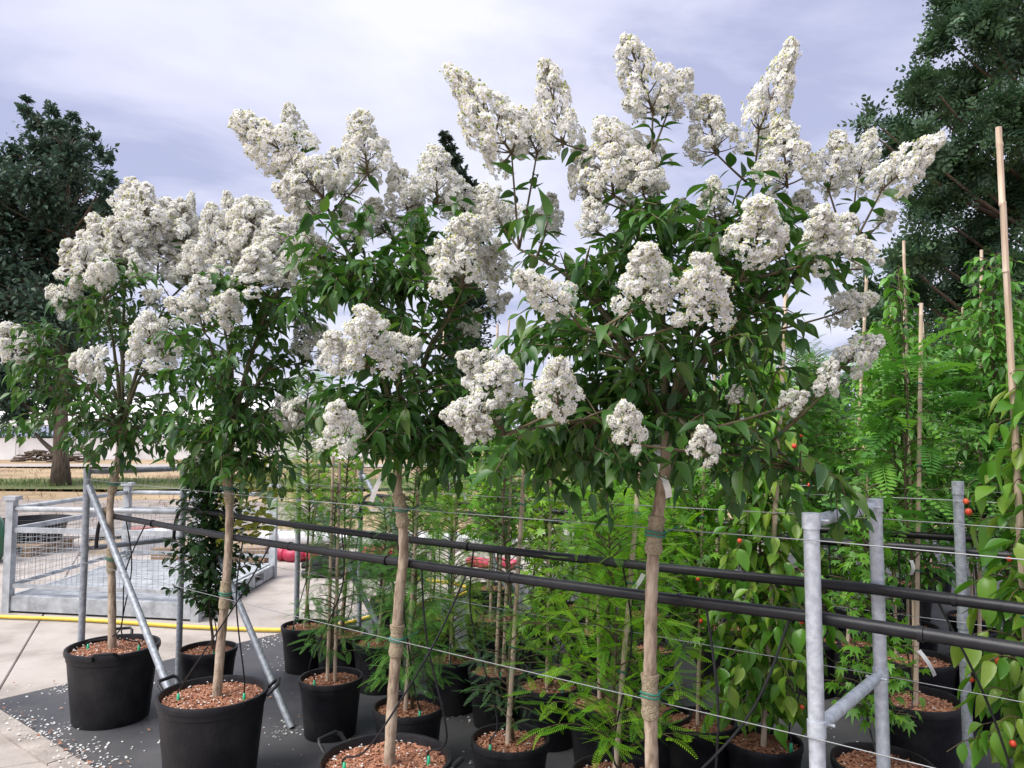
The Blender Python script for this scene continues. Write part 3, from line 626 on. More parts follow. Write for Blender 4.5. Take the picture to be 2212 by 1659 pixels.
def stake(root, a, b, r, seed=0):
    rr = random.Random(seed); a, b = Vector(a), Vector(b); L = (b-a).length; g = G(); pts = []; rad = []; z = 0
    while z < L:
        for d, k in ((0,1.0),(.004,1.14),(.012,1.14),(.016,1.0)):
            if z+d < L: pts.append(a.lerp(b,(z+d)/L)+Vector((rr.uniform(-1,1),rr.uniform(-1,1),0))*.0008); rad.append(r*k*(1-.18*(z+d)/L))
        z += rr.uniform(.17,.26)
    pts.append(b); rad.append(r*.82); tube(g, pts, rad, 9); o = part('bamboo_cane', g, 'bamboo', root)
    return o
def tie(root, p, r, m='green_tie'):
    g = G(); n = 12; p = Vector(p); tube(g, [p+Vector((r*math.cos(6.3*i/n), r*math.sin(6.3*i/n), .004*math.sin(i))) for i in range(n+1)], .0035, 5, cap=False); part('tie', g, m, root)
def plant_tag(root, p, d, L=.13, w=.018):
    p, d = np.array(tuple(p)), nrm(np.array(d, float)); x = nrm(np.cross(d,[0,1,0.2])); g = G(); k = 6; V = []; F = []
    for i in range(k): y = L*i/(k-1); off = np.array([0,-.02*math.sin(i*.7),0]); V += [p+d*y+off-x*w/2, p+d*y+off+x*w/2]
    for i in range(k-1): a = 2*i; F += [(a,a+1,a+3),(a,a+3,a+2)]
    g.add(V,F); part('plant_tag', g, 'tag', root)

# ------------------------------------------------------------------ crape myrtle blossom
def panicle_protos(n=6):
    out = []
    for k in range(n):
        rr = random.Random(100+k); g = G(); gs = G()
        tube(gs, [(0,0,-.05),(0,0,.4),(0.02,0,.8),(0,0,.97)], [.022,.018,.012,.006], 5, mi=0)
        cl = []
        nb = 21+k%3*3
        for i in range(nb):
            h = .04+.93*(i/(nb-1))**.95; a = i*2.4+rr.uniform(-.4,.4); env = .40*(1-h)**.75*(1 if h > .12 else .75)+.03; q = env*rr.uniform(.62,1.12)
            c = np.array([q*math.cos(a), q*math.sin(a), h+rr.uniform(-.03,.03)-q*.05]); rc = rr.uniform(.09,.17)*(1-.42*h); cl.append((c, rc))
            s0 = np.array([0,0,max(0,h-.12-q*.35)]); tube(gs, bez(s0, (s0+c)/2+np.array([0,0,-.03]), c, 4), [.013,.010,.008,.006], 4, mi=0, cap=False)
        for c, rc in cl:
            ax = nrm(np.array([c[0],c[1],.18]))
            for _ in range(28):
                d = np.array([rr.gauss(0,1) for _ in range(3)]); d = nrm(nrm(d)+ax*.55); p = c+d*rc*rr.uniform(.7,1.32)
                blossom(g, gs, p, nrm(d+np.array([rr.uniform(-.35,.35) for _ in range(3)])), rr.uniform(.036,.058)*(1-.15*c[2]), rr)
            for _ in range(9):
                d = nrm(np.array([rr.gauss(0,1) for _ in range(3)])+ax*.6); p = c+d*rc*rr.uniform(.95,1.5); s_ = rr.uniform(.012,.023)
                gs.add([p+np.array(v)*s_ for v in ((1,0,0),(-1,0,0),(0,1,0),(0,-1,0),(0,0,1),(0,0,-1))], [(0,2,4),(2,1,4),(1,3,4),(3,0,4),(2,0,5),(1,2,5),(3,1,5),(0,3,5)], rr.random(), 1)
        out.append((g.mesh('flower_panicle','petal',False), gs.mesh('panicle_stem',['twig','bud','stamen'],True)))
    return out
def blossom(g, gs, p, d, s, rr):
    x = nrm(np.cross(d, [.3,.2,1])); y = np.cross(d, x); np_ = 6; V = []; F = []
    t0 = rr.uniform(0,6.28)
    for i in range(np_):
        a = t0+i*6.283/np_+rr.uniform(-.15,.15); o = math.cos(a)*x+math.sin(a)*y; w = -math.sin(a)*x+math.cos(a)*y; L = s*rr.uniform(.85,1.15); up = rr.uniform(-.15,.5); j = lambda: d*s*rr.uniform(-.22,.22)
        b = len(V); V += [p, p+o*L*.5+d*up*L*.5-w*L*.30+j(), p+o*L*.95+d*up*L-w*L*.36+j(), p+o*L*1.05+d*up*L*.8+j(), p+o*L*.95+d*up*L+w*L*.36+j(), p+o*L*.5+d*up*L*.5+w*L*.30+j(), p+o*L*.6+d*up*L*.6+j()]
        F += [(b,b+1,b+6),(b+1,b+2,b+6),(b+2,b+3,b+6),(b+3,b+4,b+6),(b+4,b+5,b+6),(b+5,b,b+6)]
    g.add(V, F, rr.random())
    if rr.random() < .5:
        c = p+d*s*.3; q = s*.34; gs.add([c+x*q,c-x*q*.6+y*q,c-x*q*.6-y*q,c+d*q*1.2], [(0,1,3),(1,2,3),(2,0,3)], rr.random(), 2)
PAN = panicle_protos()
def place_panicle(root, base, tip, width, rr):
    base, tip = Vector(base), Vector(tip); ax = (tip-base); L = ax.length; q = ax.to_track_quat('Z','Y').to_matrix().to_4x4()
    k = width/.87
    Mw = Matrix.Translation(base) @ q @ Matrix.Rotation(rr.uniform(0,6.28),4,'Z') @ Matrix.Diagonal((k,k,L/1.02,1))
    f, s_ = PAN[rr.randrange(len(PAN))]
    o = link('flower_panicle', f, root, Mw); q_ = link('panicle_stem', s_, o, Mw); o['kind'] = 'stuff'; q_['kind'] = 'stuff'; return o

def twig_leaves(L, pts, rr, size, start=.0, step=.042, droop=.45, drop=0.0):
    P = np.array(pts); seg = np.linalg.norm(np.diff(P,axis=0),axis=1); cum = np.concatenate([[0],np.cumsum(seg)]); tot = cum[-1]; z = max(start, 0.02); side = rr.random()*6.28; i = 0
    while z < tot:
        k = min(len(seg)-1, np.searchsorted(cum, z)-1); k = max(k,0); p = P[k]+(P[k+1]-P[k])*((z-cum[k])/(seg[k]+1e-9)); t = nrm(P[k+1]-P[k])
        a = nrm(np.cross(t, np.array([0,0,1.0])+.01)); b = np.cross(a, t); th = side+(math.pi/2 if i%2 else 0)*.8
        for sg in (-1,1):
            if rr.random() < drop: continue
            o = sg*(math.cos(th)*a+math.sin(th)*b*.55); d = nrm(o*.85+t*.45+np.array([0,0,-droop])+np.array([rr.uniform(-.28,.28) for _ in range(3)]))
            nn = nrm(np.array([0,0,1.0])+np.array([rr.uniform(-.5,.5) for _ in range(3)])+o*.3); L.add(p+d*.006, d, nn, size*rr.uniform(.5,1.18))
        z += step*rr.uniform(.8,1.25); i += 1
def crape(spec, seed):
    rr = random.Random(seed); D = spec['D']; c = zpt(*spec['pot'], BH); base = Vector((c.x, c.y, .004))
    root = thing('potted_crape_myrtle', base, spec['label'], 'tree', 'crape myrtles in the front row')
    h = add_pot(root, 'big', 1.0, True, spec['handles']); D = c.y
    tp = [np.array([base.x, base.y, h-.03])] if spec.get('low') is None else [np.array(pt(*spec['low'], D)) ]
    if spec.get('low') is not None: tp = [np.array([base.x, base.y, h-.03])]+tp
    else: tp[0] = np.array(tuple(pt(spec['foot'][0], spec['foot'][1], base.y))); tp[0][2] = h-.03
    tp += [np.array(pt(x, y, D)) for x, y in spec['trunk']]; fork = tp[-1]
    tl = smooth_line(tp, 6); zs = np.array([p[2] for p in tl]); r0, r1 = spec['r']
    rad = r0+(r1-r0)*(zs-zs[0])/(zs[-1]-zs[0])+np.array([.0012*math.sin(i*2.3+seed) for i in range(len(tl))]); rad[0] *= 1.15
    g = G(); tube(g, tl, rad, 14); part('trunk', g, 'trunk', root)
    def at_z(z):
        i = int(np.clip(np.searchsorted(zs, z), 1, len(zs)-1)); f = (z-zs[i-1])/(zs[i]-zs[i-1]+1e-9); return tl[i-1]*(1-f)+tl[i]*f, rad[i]
    for y0, y1 in spec['wraps']:
        z0, z1 = pt(0,y1,D).z, pt(0,y0,D).z; g = G(); k = 9; P = []; Rr = []
        for i in range(k): z = z0+(z1-z0)*i/(k-1); p, r_ = at_z(z); P.append(p); Rr.append(r_+.0058+.0011*math.sin(i*2.1+seed)+(.002 if i in (1,) else 0))
        Rr[0] -= .001; Rr[-1] += .0015; tube(g, P, Rr, 14); w = part('burlap_wrap', g, 'burlap', root)
        g = G(); zc = z0*.45+z1*.55; p, r_ = at_z(zc); p = Vector(p); r_ += .0095
        for dz in (-.005,.005): tube(g, [p+Vector((r_*math.cos(a), r_*math.sin(a), dz+.003*math.sin(a*2))) for a in np.linspace(0,6.3,16)], .0028, 5, cap=False)
        tube(g, [p+Vector((r_,0,0)), p+Vector((r_+.02,.03,.004)), p+Vector((r_+.05,.05,.015))], .0022, 4); part('tie', g, 'green_tie', w)
    # limbs
    pans = []
    for e in spec['pan']:
        bx, by, tx, ty, w, dd = e[:6]; tilt = e[6] if len(e) > 6 else 0.0
        Dd = D+dd; bp, tp_ = pt(bx,by,Dd), pt(tx,ty,Dd-tilt); pans.append((np.array(bp), np.array(tp_), w/FPX*Dd))
    ells = []
    for (px, py, rx, ry, dd, rz, n) in spec['ell']:
        cc = np.array(pt(px, py, D+dd)); ells.append((cc, np.array([rx/FPX*(D+dd), rz, ry/FPX*(D+dd)]), n))
    cand = [b for b, _, _ in pans]+[c_+rv(.5)*r_ for c_, r_, _ in ells]
    tg = [max(cand, key=lambda q: q[2])]
    while len(tg) < spec.get('limbs', 8): tg.append(max(cand, key=lambda q: min(np.linalg.norm(q-t) for t in tg)))
    LP = []; gl = G()
    for t in tg:
        d = t-fork; ctl = fork+np.array([d[0]*.28, d[1]*.28, abs(d[2])*.55+.06]); e = fork+d*.86; q = bez(fork, ctl, e, 12); q += np.array([[.008*math.sin(i*1.7+seed), .008*math.cos(i*1.3), 0] for i in range(12)])*np.linspace(0,1,12)[:,None]
        tube(gl, q, np.linspace(r1*(.82 if t[2] > fork[2]+.35 and len(LP) < 70 else .38), .0035, 12), 7); LP += [(p, i/11) for i, p in enumerate(q)][1:]
    lp = np.array([p for p, _ in LP])
    def reach(e, k=8, rise=.35):
        pen = np.linalg.norm(lp-e, axis=1)+np.maximum(0, lp[:,2]-e[2]+.05)*1.5; i = int(np.argmin(pen)); a = lp[i]; d = e-a; return bez(a, a+d*.5+np.array([0,0,rise*.18*np.linalg.norm(d)]), e, k)
    L = Leaves(); gt = G()
    for b, t, w in pans:
        q = reach(b, 9, -.2); ln = np.linalg.norm(q[-1]-q[0]); tube(gt, q, np.linspace(.0042,.0026,9), 5); twig_leaves(L, q, rr, spec['leaf'], start=.25*ln, step=.05, droop=.25)
        place_panicle(root, b, t, w, rr)
    for cc, rad_, n in ells:
        for _ in range(int(n*spec.get('fill',.82))):
            while True:
                u = np.array([rr.uniform(-1,1) for _ in range(3)])
                if u.dot(u) <= 1: break
            e = cc+u*rad_; q = reach(e, 7); ln = np.linalg.norm(np.diff(q,axis=0),axis=1).sum(); ext = nrm(np.array([u[0]*rad_[0],u[1]*rad_[1],u[2]*rad_[2]])+np.array([0,0,-.05]))
            q = np.concatenate([q, [e+ext*.05+np.array([0,0,-.005]), e+ext*.10+np.array([0,0,-.03])]])
            tube(gt, q, np.linspace(.0032,.0012,len(q)), 4, cap=False); twig_leaves(L, q, rr, spec['leaf'], start=max(0, ln-.16), step=.04, droop=.36)
    part('limbs', gl, 'limb', root); part('twigs', gt, 'twig', root, kind='stuff')
    put_leaves(L, 'crape', 'crape_leaf', root, 300)
    for (x, y, d, LL) in spec.get('tags', ()): plant_tag(root, pt(x,y,D-.05), d, LL)
    return root
CR = [
 dict(pot=(245,1394), foot=(243,1385), trunk=[(242,1300),(240,1180),(238,1090),(247,1040),(256,985),(262,930)], D=4.3, r=(.023,.017), wraps=[(1030,1064),(1183,1235)], leaf=.077, handles=(-1.25,1.9), limbs=9,
  label='crape myrtle in the black pot whose trunk stands before the mesh stillage',
  pan=[(330,520,300,395,120,.1),(360,560,365,430,110,.2),(285,560,240,470,100,0,.1),(240,540,200,465,80,.05),(210,610,145,520,120,-.1,.1),(215,600,235,575,70,-.3,.15),(165,660,105,625,70,-.1),(325,790,320,675,105,-.4,.1),(370,720,300,700,60,-.35),(225,790,150,775,90,-.42,.1),(60,760,-5,705,90,-.1),(300,605,290,550,50,-.2),(345,650,310,630,45,-.25),(390,570,415,425,60,.2),(270,470,285,385,70,.3),(420,560,440,470,70,.25),(260,700,220,650,50,.3),(395,520,390,430,90,.1),(260,600,255,520,100,.2),(340,600,345,520,100,.1),(200,560,180,500,80,.15),(405,610,400,540,80,.1),(300,500,270,430,90,.2)],
  ell=[(250,760,190,150,0,.42,60),(190,890,150,70,0,.4,34),(310,640,150,85,0,.35,32),(300,930,130,60,0,.35,30),(110,820,90,80,0,.3,16),(370,830,80,120,0,.3,20)]),
 dict(pot=(460,1495), foot=(468,1480), trunk=[(478,1380),(487,1280),(494,1180),(496,1090),(492,1030),(498,960)], D=3.46, r=(.022,.017), wraps=[(1029,1087),(1256,1313)], leaf=.077, handles=(2.75,.25), limbs=9,
  label='crape myrtle in the black pot just before the yellow tipped beech',
  pan=[(560,540,530,425,110,.1),(600,590,600,470,130,.05),(540,600,505,450,90,.15),(470,560,455,440,85,.15),(640,560,660,440,80,.2),(560,620,545,535,110,-.15,.1),(640,540,690,585,80,-.2,.08),(440,660,430,600,85,-.25,.1),(430,675,355,650,55,-.3),(480,690,500,630,75,-.3,.1),(660,780,700,700,90,.15),(600,900,680,875,80,-.1),(420,590,410,520,60,.1),(500,500,490,415,50,.25),(640,640,700,600,50,.0),(660,720,640,690,50,.2),(520,560,500,480,100,.2),(570,500,560,430,90,.25),(630,540,625,470,90,.2),(480,620,470,550,80,.1),(600,620,620,550,80,.0)],
  ell=[(530,780,120,180,0,.36,58),(560,650,140,70,0,.32,34),(480,930,140,60,0,.35,40),(590,850,90,80,0,.3,24),(430,740,90,80,0,.3,18),(540,990,110,40,0,.25,20)], tags=[(500,915,(-.4,0,-1),.12)]),
 dict(pot=(832,1640), foot=(840,1632), trunk=[(848,1510),(856,1400),(862,1290),(872,1200),(868,1110),(858,1050),(862,985)], D=2.8, r=(.0215,.017), wraps=[(1070,1137),(1350,1417)], leaf=.077, handles=(2.6,-.35), limbs=10,
  label='crape myrtle standing before the feathery conifers, with handles on its pot',
  pan=[(640,350,505,250,120,.1),(700,430,620,330,130,.05),(640,310,622,222,60,.2),(795,375,775,240,110,.05),(745,420,720,320,80,.15),(660,440,590,400,70,.0),(945,440,940,315,120,.1),(880,450,850,360,90,.15),(1000,470,985,380,90,.2),(1000,620,1010,460,150,-.3,.12),(960,600,950,520,90,-.2,.1),(1070,600,1075,520,70,-.25,.1),(1090,490,1040,400,100,.1),(790,790,790,665,140,-.4,.12),(740,780,710,720,90,-.38,.1),(860,770,905,735,75,-.4,.06),(740,955,725,870,95,-.45,.1),(650,890,610,880,60,-.1),(1010,720,1035,670,45,-.1),(1060,665,1105,635,45,-.2),(830,500,800,430,80,.2),(880,520,905,440,80,.2),(770,520,740,440,70,.25),(700,560,660,510,70,.1)],
  ell=[(800,560,150,90,0,.34,44),(930,640,140,110,0,.34,46),(900,850,170,120,0,.36,70),(900,945,150,45,0,.3,32),(780,860,90,80,0,.3,26),(740,600,90,70,0,.3,22),(1010,900,110,90,0,.3,34),(960,500,80,60,.1,.3,14)], tags=[(830,1020,(-.45,0,-1),.12)]),
 dict(pot=(1410,1890), foot=(1405,1880), low=(1408,1655), trunk=[(1404,1500),(1405,1380),(1408,1260),(1414,1160),(1424,1090),(1436,1010),(1438,930)], D=2.1, r=(.0188,.0165), wraps=[(1116,1196),(1456,1551)], leaf=.069, fill=.62, handles=(2.2,-.9), limbs=12,
  label='tall crape myrtle nearest the bright galvanised frame, with white tags on its trunk',
  pan=[(1105,330,975,150,130,.1),(1160,330,1120,240,90,.15),(1215,310,1178,132,110,.05),(1410,240,1352,78,130,.1),(1440,250,1485,150,90,.1),(1640,280,1715,90,95,.1),(1545,330,1525,205,115,.12),(1325,420,1310,255,150,.0),(1390,420,1375,320,120,-.05),(1270,420,1250,310,80,.1),(1290,500,1270,430,80,-.1),(1700,400,1690,265,130,.05),(1790,410,1815,285,100,.1),(1850,400,1882,285,80,.15),(1905,410,2035,292,95,.05),(1630,550,1645,425,130,-.25,.1),(1790,555,1770,450,110,-.2,.1),(1760,520,1850,470,90,-.15,.05),(1395,650,1392,528,125,-.35,.1),(1525,680,1512,555,135,-.38,.12),(1225,665,1115,590,90,-.35,.06),(1205,885,1205,775,110,-.42,.1),(1060,860,1095,780,120,-.3,.08),(1050,800,990,765,70,-.3,.05),(1050,890,960,900,95,-.35,.06),(1030,940,1020,880,70,-.36,.06),(1360,955,1350,870,85,-.48,.08),(1525,985,1518,920,65,-.46,.06),(1800,680,1890,640,80,-.1),(1820,790,1905,730,85,-.12),(1870,580,1860,510,70,.0),(1690,880,1745,850,55,-.3),(1780,850,1800,775,60,-.25),(1595,870,1592,830,45,-.2),(1545,470,1540,385,75,.0),(1660,330,1665,270,80,.2),(1080,480,1050,420,70,.15),(1900,485,1935,460,45,.1),(1740,470,1730,410,80,.2),(1430,350,1300,260,60,.2),(1180,500,1190,420,70,.2),(1480,480,1470,430,60,.2)],
  ell=[(1300,520,170,70,.05,.26,34),(1540,460,170,65,.05,.26,34),(1480,590,200,90,0,.3,60),(1670,590,100,75,0,.26,24),(1300,700,170,110,0,.3,60),(1540,760,140,100,0,.3,46),(1680,700,50,70,0,.22,8),(1270,885,170,85,0,.3,66),(1520,925,110,60,0,.3,28),(1400,820,120,90,.05,.3,36),(1180,960,130,45,0,.26,30),(1300,990,110,40,0,.22,24),(1660,985,60,35,-.1,.15,10),(1800,1035,110,10,-.15,.05,5),(1440,400,70,80,.1,.2,8)], tags=[(1418,960,(-.05,0,-1),.09),(1432,1030,(.3,0,-1),.06)]),
]
CR_ROOTS = [crape(s, 40+i) for i, s in enumerate(CR)]

# ------------------------------------------------------------------ potted young plants behind
def young(px, yc, kind, height, label, scale=1.0, group=None, pos=None, cane=None, wide=None, low=None, single=0, mat_=None, seed=None, dens=1.0, name=None, canes=1, petals=True, tags=()):
    h0 = SH*scale; seed = seed if seed is not None else int(px*7+yc); rr = random.Random(seed)
    c = zpt(px, yc, h0) if pos is None else pos; base = Vector((c.x, c.y, .004))
    names = {'conifer':'potted_conifer','gold':'potted_conifer','yew':'potted_conifer','maple':'potted_maple','dogwood':'potted_dogwood','beech':'potted_beech','fern':'potted_mimosa','arch':'potted_cherry'}
    root = thing(name or names[kind], base, label, 'tree' if kind in ('maple','arch','fern','dogwood') else 'plant', group)
    h = add_pot(root, 'std', scale, petals); D = base.y
    K = {  # template, material, leaf size, lowest leaves, width at the widest, branches, leaf step, droop, branch rise
     'conifer': ('conifer','conifer_leaf',.10,.40,.24,150,.036,.15,.3), 'gold': ('gold','gold_leaf',.105,.36,.36,150,.05,.02,.38), 'yew': ('yew','yew_leaf',.075,.34,.20,110,.034,.1,.3),
     'maple': ('maple','maple_leaf',.073,.5,.20,125,.046,.55,.45), 'dogwood': ('dogwood','dogwood_leaf',.092,.42,.26,100,.055,.75,.2), 'beech': ('oval','beech_leaf',.056,.45,.19,130,.024,.25,.8),
     'fern': ('fern','fern_leaf',.27,1.0,.30,44,.11,.25,.4), 'arch': ('pointed','back_leaf',.075,.7,.34,84,.036,.55,.45)}[kind]
    tk, mt, ls, zl, wd, nb, step, droop, rise = K; zl = low or zl; wd = wide or wd; mt = mat_ or mt; nb = int(nb*dens*max(.6,(height-zl)/1.3))
    top = Vector((base.x+rr.uniform(-.04,.04), base.y+rr.uniform(-.04,.04), height)); s0 = Vector((base.x+.012, base.y+.01, h-.03))
    stem = [s0.lerp(top, i/9)+Vector((.012*math.sin(i*1.3+seed), .012*math.cos(i*1.1), 0)) for i in range(10)]
    g = G(); tube(g, stem, np.linspace(.0095,.003,10), 7); part('stem', g, 'twig', root)
    L = Leaves(); gt = G(); sp = np.array([tuple(p) for p in stem])
    for i in range(nb):
        f = (i+rr.random())/nb; z = zl+(height-zl)*f; fi = (z-s0.z)/(height-s0.z)*9; k = int(np.clip(fi,0,8)); p = sp[k]+(sp[k+1]-sp[k])*(fi-k)
        a = i*2.4+rr.uniform(-.5,.5); w = wd*(1-.72*f**1.4)*rr.uniform(.6,1.15)*(.75+.25*min(1,f/.15)); o = np.array([math.cos(a),math.sin(a),0])
        e = p+o*w+np.array([0,0,rise*w]); q = bez(p, p+o*w*.5+np.array([0,0,(rise*.8+.12)*w]), e, 6)
        if kind in ('arch','dogwood'): q[-1] += np.array([0,0,-.22*w]); q[-2] += np.array([0,0,-.08*w])
        tube(gt, q, np.linspace(.0034,.0014,6), 4, cap=False)
        if kind in ('conifer','gold','yew'): twig_leaves(L, np.concatenate([q,[q[-1]+(q[-1]-q[-2])*.3]]), rr, ls, start=.05, step=step, droop=droop, drop=.12); L.add(q[-1], q[-1]-q[-2], np.array([0,0,1.0]), ls*1.1)
        elif kind == 'fern':
            for _ in range(3): d = nrm(o+rv(.6)+np.array([0,0,.15])); L.add(q[rr.randrange(2,6)], d, np.array([0,0,1.0])+rv(.25), ls*rr.uniform(.7,1.1))
        else: twig_leaves(L, q, rr, ls, start=.03, step=step, droop=droop, drop=.15)
    part('twigs', gt, 'twig', root, kind='stuff'); put_leaves(L, tk, mt, root, single)
    if kind == 'beech':
        L2 = Leaves()
        for i in range(240):
            a = rr.uniform(-1.1,.9); z = rr.uniform(.95,height+.02); w = wd*rr.uniform(.6,1.25); p = np.array([base.x+w*math.cos(a), base.y+w*math.sin(a), z]); L2.add(p, nrm(np.array([math.cos(a),math.sin(a),.4])+rv(.6)), rv()+np.array([0,0,1]), .056*rr.uniform(.7,1.1))
        put_leaves(L2, 'oval', 'beech_tip', root, 0, 'yellow_foliage')
    if kind == 'dogwood':
        for i in range(12):
            a = rr.uniform(0,6.28); z = rr.uniform(zl,height*.8); w = wd*rr.uniform(.3,.9); p = (base.x+w*math.cos(a), base.y+w*math.sin(a)-.05, z); g = G(); ball(g, p, rr.uniform(.009,.012)); tube(g, [Vector(p)+Vector((0,0,.008)), Vector(p)+Vector((.01,0,.05)), Vector((base.x,base.y,z+.06)).lerp(Vector(p)+Vector((0,0,.07)),.8)], .0012, 4, mi=1); part('fruit', g, ['fruit','twig'], root)
    if cane:
        for q in range(canes):
            ct = cane[:2]; cr = cane[2] if len(cane) > 2 else .009; tp = pt(ct[0]+q*14, ct[1]+q*12, D); foot = Vector((base.x-.015+q*.04, base.y-.02, h-.06)); stake(root, foot, tp, cr, seed+q)
            for f in (.35,.6,.8):
                p = foot.lerp(tp, f)
                if p.z < height: tie(root, p, cr+.005)
    for (x, y, d, LL) in tags: plant_tag(root, pt(x,y,D-.06), d, LL)
    return root
Y = young
Y(450,1400,'beech',1.46,wide=.29,dens=1.25,label='dark leaved beech with yellowing tips behind the braced end frame')
Y(715,1462,'conifer',1.34,'thin feathery conifer tied to two tall canes', cane=(720,985,.010), wide=.19, dens=.8, canes=2, tags=[(880,1185,(.5,0,.7),.12)])
Y(882,1525,'conifer',1.50,'bushy feathery conifer in the pot behind the turned up handle', cane=(912,900,.0105), wide=.20, low=.36)
Y(1102,1594,'yew',1.58,'dark needled conifer on a pale cane with bark mulch scattered in its pot', cane=(1136,955,.0115), wide=.17)
Y(1330,1668,'gold',1.36,'dense golden green conifer spreading behind the trunk with paper tag', cane=(1386,960,.0115), single=0, wide=.40, tags=[(1390,1240,(-.6,0,-.8),.10)])
Y(662,1350,'conifer',2.05,'tall pale conifer in the pot next to the yellow hose', mat_='lime_leaf', cane=(690,1010,.009), wide=.24, dens=1.2, low=.9)
Y(738,1367,'maple',1.85,'slim maple half hidden behind the twin cane conifer', cane=(770,1000,.008), wide=.22, dens=.8, low=1.0, mat_='lime_leaf')
Y(820,1384,'conifer',1.20,'short fresh green conifer in the pot with an empty front soil edge', cane=(853,1030,.009), wide=.26, low=.5)
Y(977,1419,'conifer',1.6,'conifer with drooping lower sprays hanging over its pot rim', cane=(985,1080,.008), wide=.28, mat_='lime_leaf', low=.34)
Y(1076,1445,'maple',1.72,'maple on two canes in front of a pot standing on the cloth edge', cane=(1090,1010,.010), canes=2, wide=.24, single=100, low=.95)
Y(1186,1477,'maple',1.50,'bright lime maple whose leaves reach down to its bark mulch', mat_='lime_leaf', cane=(1190,1030,.009), wide=.25, single=120, low=.42)
Y(1300,1515,'maple',1.42,'maple standing hidden behind the golden conifer', wide=.22, low=.85, cane=(1290,1000,.009), single=60)
Y(1415,1535,'conifer',1.35,'light green conifer filling the gap behind the tagged trunk', mat_='gold_leaf', wide=.34, low=.8)
Y(1510,1555,'maple',1.45,'maple in a clean black pot left of the dogwood', wide=.24, cane=(1520,1000,.009), single=140, low=.62)
Y(1650,1599,'dogwood',2.12,'fruiting dogwood with red berries on the thick cane behind the bright posts', scale=.95, cane=(1698,635,.0125), dens=1.3, wide=.31, single=300, low=.36)
Y(1905,1646,'maple',1.42,'maple growing between the two posts of the bright frame', scale=1.1, wide=.20, single=150, low=.45)
Y(1978,1508,'fern',2.0,'ferny leaved mimosa in the largest plain pot behind the bright frame', scale=1.2, cane=(1990,655,.011), low=.95, wide=.26, tags=[(1985,1405,(.5,0,-.8),.14),(1968,1210,(0,0,-1),.07)], dens=1.3)
dw = st(4.62,.70); Y(2190,1750,'dogwood',1.85,'fruiting dogwood on the tallest pale cane past the bright frame', scale=1.1, pos=Vector((1.56,2.34,0)), cane=(2157,275,.0112), wide=.24, single=300, low=.40, seed=77)
Y(1063,1332,'maple',1.75,'maple standing before another pot beside the yellow hose', scale=1.12, wide=.27, mat_='lime_leaf', low=.8, cane=(1075,700,.0095), single=60)
Y(1056,1267,'maple',1.9,'maple in the pot nearest the end of the yellow hose', scale=1.12, wide=.3, low=.8, cane=(1100,690,.0095))
Y(845,1293,'conifer',1.25,'small conifer in a pot touching the second end frame brace', wide=.2)
Y(1273,1360,'maple',1.7,'maple with pale bark mulch seen over the golden conifer', wide=.24, cane=(1260,980,.009), single=40)
Y(930,1330,'maple',1.55,'lime green maple behind the conifer with drooping sprays', wide=.24, low=.85, mat_='lime_leaf', cane=(960,700,.009))
Y(1150,1340,'maple',1.75,'broad lime maple between the cane and the golden conifer', wide=.30, low=.7, mat_='lime_leaf', single=60)
Y(1400,1400,'maple',1.7,'broad bright maple right behind the tagged crape myrtle trunk', wide=.34, low=.6, mat_='lime_leaf', single=60)
Y(1185,1278,'conifer',1.7,'slender conifer behind the lime maple', wide=.22, mat_='lime_leaf')
Y(1542,1339,'maple',1.65,'maple in a worn pot on bare cloth behind the clean pot', wide=.26, cane=(1555,900,.009), single=60)
Y(1505,1259,'maple',1.8,'maple at the rear with its pot tucked under the black pipes', wide=.26)
Y(1831,1382,'maple',1.75,'maple whose pot shows between the bright posts', scale=1.1, wide=.26, cane=(1877,498,.0115), single=60)
Y(1978,1421,'arch',2.55,'cherry with long arching leafy shoots behind the mimosa pot', scale=1.2, cane=(1952,520,.010), wide=.30)
Y(2115,1430,'fern',2.1,'mimosa with light green fronds under the ash tree', scale=1.1, cane=(2120,540,.0105), wide=.34, low=1.2, dens=1.2)
# the back rows: only their place tells these apart
BL = {'maple':'maple crowded among the back rows of pots','arch':'cherry like tree with pointed leaves crowded in the back rows','fern':'mimosa with ferny fronds crowded in the back rows','conifer':'feathery conifer crowded in the back rows of pots'}
k = 0
for t, s0, s1, ds in ((2.95,1.6,4.6,.55),(3.75,1.2,6.2,.62),(4.5,1.0,6.6,.75),(5.4,1.6,7.4,.85),(6.4,2.4,8.2,1.0)):
    s = s0
    while s < s1:
        p = st(s+random.uniform(-.08,.08), t+random.uniform(-.06,.06)); pxx = CXP+p.x/p.y*FPX
        if 1130 < pxx < 2330 and p.y > 2.6:
            right = (pxx-1130)/1100; kd = ['maple','arch','fern','conifer','maple','arch'][k%6]; hh = 1.55+.9*min(1,max(0,right*1.25-.15))*random.uniform(.75,1.1)+.05*(p.y-3); kd = 'arch' if hh > 2.3 and k%2 else kd
            Y(pxx, 0, kd, hh, BL[kd], scale=random.choice((1,1.1)), group=kd.replace('arch','cherry')+' plants in the back rows', pos=p, seed=500+k, wide=random.uniform(.30,.42), dens=1.35, petals=False, mat_=random.choice(('maple_leaf','back_leaf','lime_leaf') if hh < 2.1 else ('back_leaf','maple_leaf','back_leaf')) if kd in ('maple','arch') else None, cane=(pxx+random.uniform(-14,14), CYP+110-(hh+random.uniform(-.1,.35)-CAMH)/p.y*FPX, .009) if k%2 == 0 else None, low=.8 if kd != 'fern' else 1.2); k += 1
        s += ds
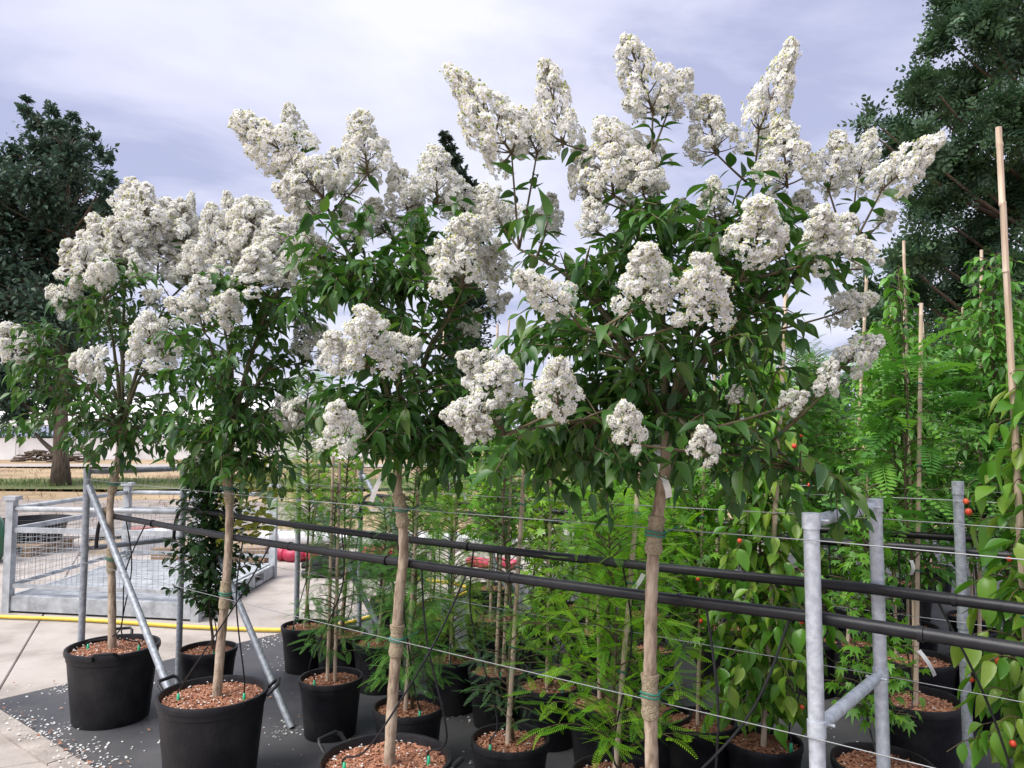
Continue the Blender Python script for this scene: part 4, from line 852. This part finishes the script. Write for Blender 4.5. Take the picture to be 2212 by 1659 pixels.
# free canes standing in pots of the back rows
# drip tubes
for i, r in enumerate(CR_ROOTS):
    b = W[r.name].translation; s = (b-P1).dot(U)
    for d, off in ((.16,.12),(-.14,.35)):
        if s+d+off > .2: drip(0, max(.25,s+off), b+Vector((d,-.05+.1*random.random(),BH-.03)), loop=random.uniform(-.08,.08))
for o in list(col.objects):
    if o.parent is None and o.name.startswith('potted_') and 'crape' not in o.name:
        b = W[o.name].translation; t = (b-P1).dot(Vv); s = (b-P1).dot(U)
        if t < 3.3 and s > .1: drip(min(range(len(TUBES)), key=lambda i: abs(TUBES[i][1]-t)), max(.3, s+random.uniform(-.3,.3)), b+Vector((random.uniform(-.09,.09), -.09, SH-.03)), loop=random.uniform(-.1,.1))
# fallen blossom on the cloth and the concrete
def litter():
    L = Leaves(); cs = [st(random.uniform(-.5,4.2), random.gauss(.35,.45)) for _ in range(34)]+[st(random.uniform(-.4,3), -.25) for _ in range(16)]+[st(-.46+random.uniform(-.05,.12), random.uniform(0,3.2)) for _ in range(34)]+[st(1.22,.58+random.uniform(-.05,.05)) for _ in range(4)]
    for c in cs:
        for _ in range(random.randrange(4,34)):
            p = c+Vector((random.gauss(0,.07), random.gauss(0,.07), 0)); t = (p-P1).dot(Vv); s = (p-P1).dot(U); z = .009 if (t > -.29 and s > -.55) else (.021 if t > -.43 and t < -.29 else .005)
            L.add(tuple(p+Vector((0,0,z))), np.array([random.uniform(-1,1),random.uniform(-1,1),random.uniform(-.1,.25)]), np.array([0,0,1.0])+rv(.5), random.uniform(.008,.02))
    for _ in range(420):
        p = st(random.uniform(-1.6,4.5), random.uniform(-1.6,2.6)); t = (p-P1).dot(Vv); s = (p-P1).dot(U); z = .009 if (t > -.29 and s > -.55) else (.021 if t > -.43 and t < -.29 else .005)
        L.add(tuple(p+Vector((0,0,z))), np.array([random.uniform(-1,1),random.uniform(-1,1),random.uniform(-.1,.2)]), np.array([0,0,1.0])+rv(.5), random.uniform(.006,.015))
    solo('blossom_litter', L.joined([leaf_t(.8,2,.2,-.2)]), 'petal', 'white fallen petals scattered over the black ground cloth', 'petals', kind='stuff')
    L = Leaves()
    for _ in range(220):
        p = st(random.uniform(-.9,3.5), random.choice((random.gauss(-.28,.02), random.uniform(-.2,2)))); L.add((p.x,p.y,.02), np.array([random.uniform(-1,1),random.uniform(-1,1),random.uniform(-.1,.1)]), np.array([0,0,1.0])+rv(.3), random.uniform(.012,.035))
    solo('dead_leaves', L.joined([leaf_t(.5,2,.3,-.2)]), 'bark', 'brown dead leaves and bark bits strewn along the kerb', 'leaf litter', kind='stuff')
litter()
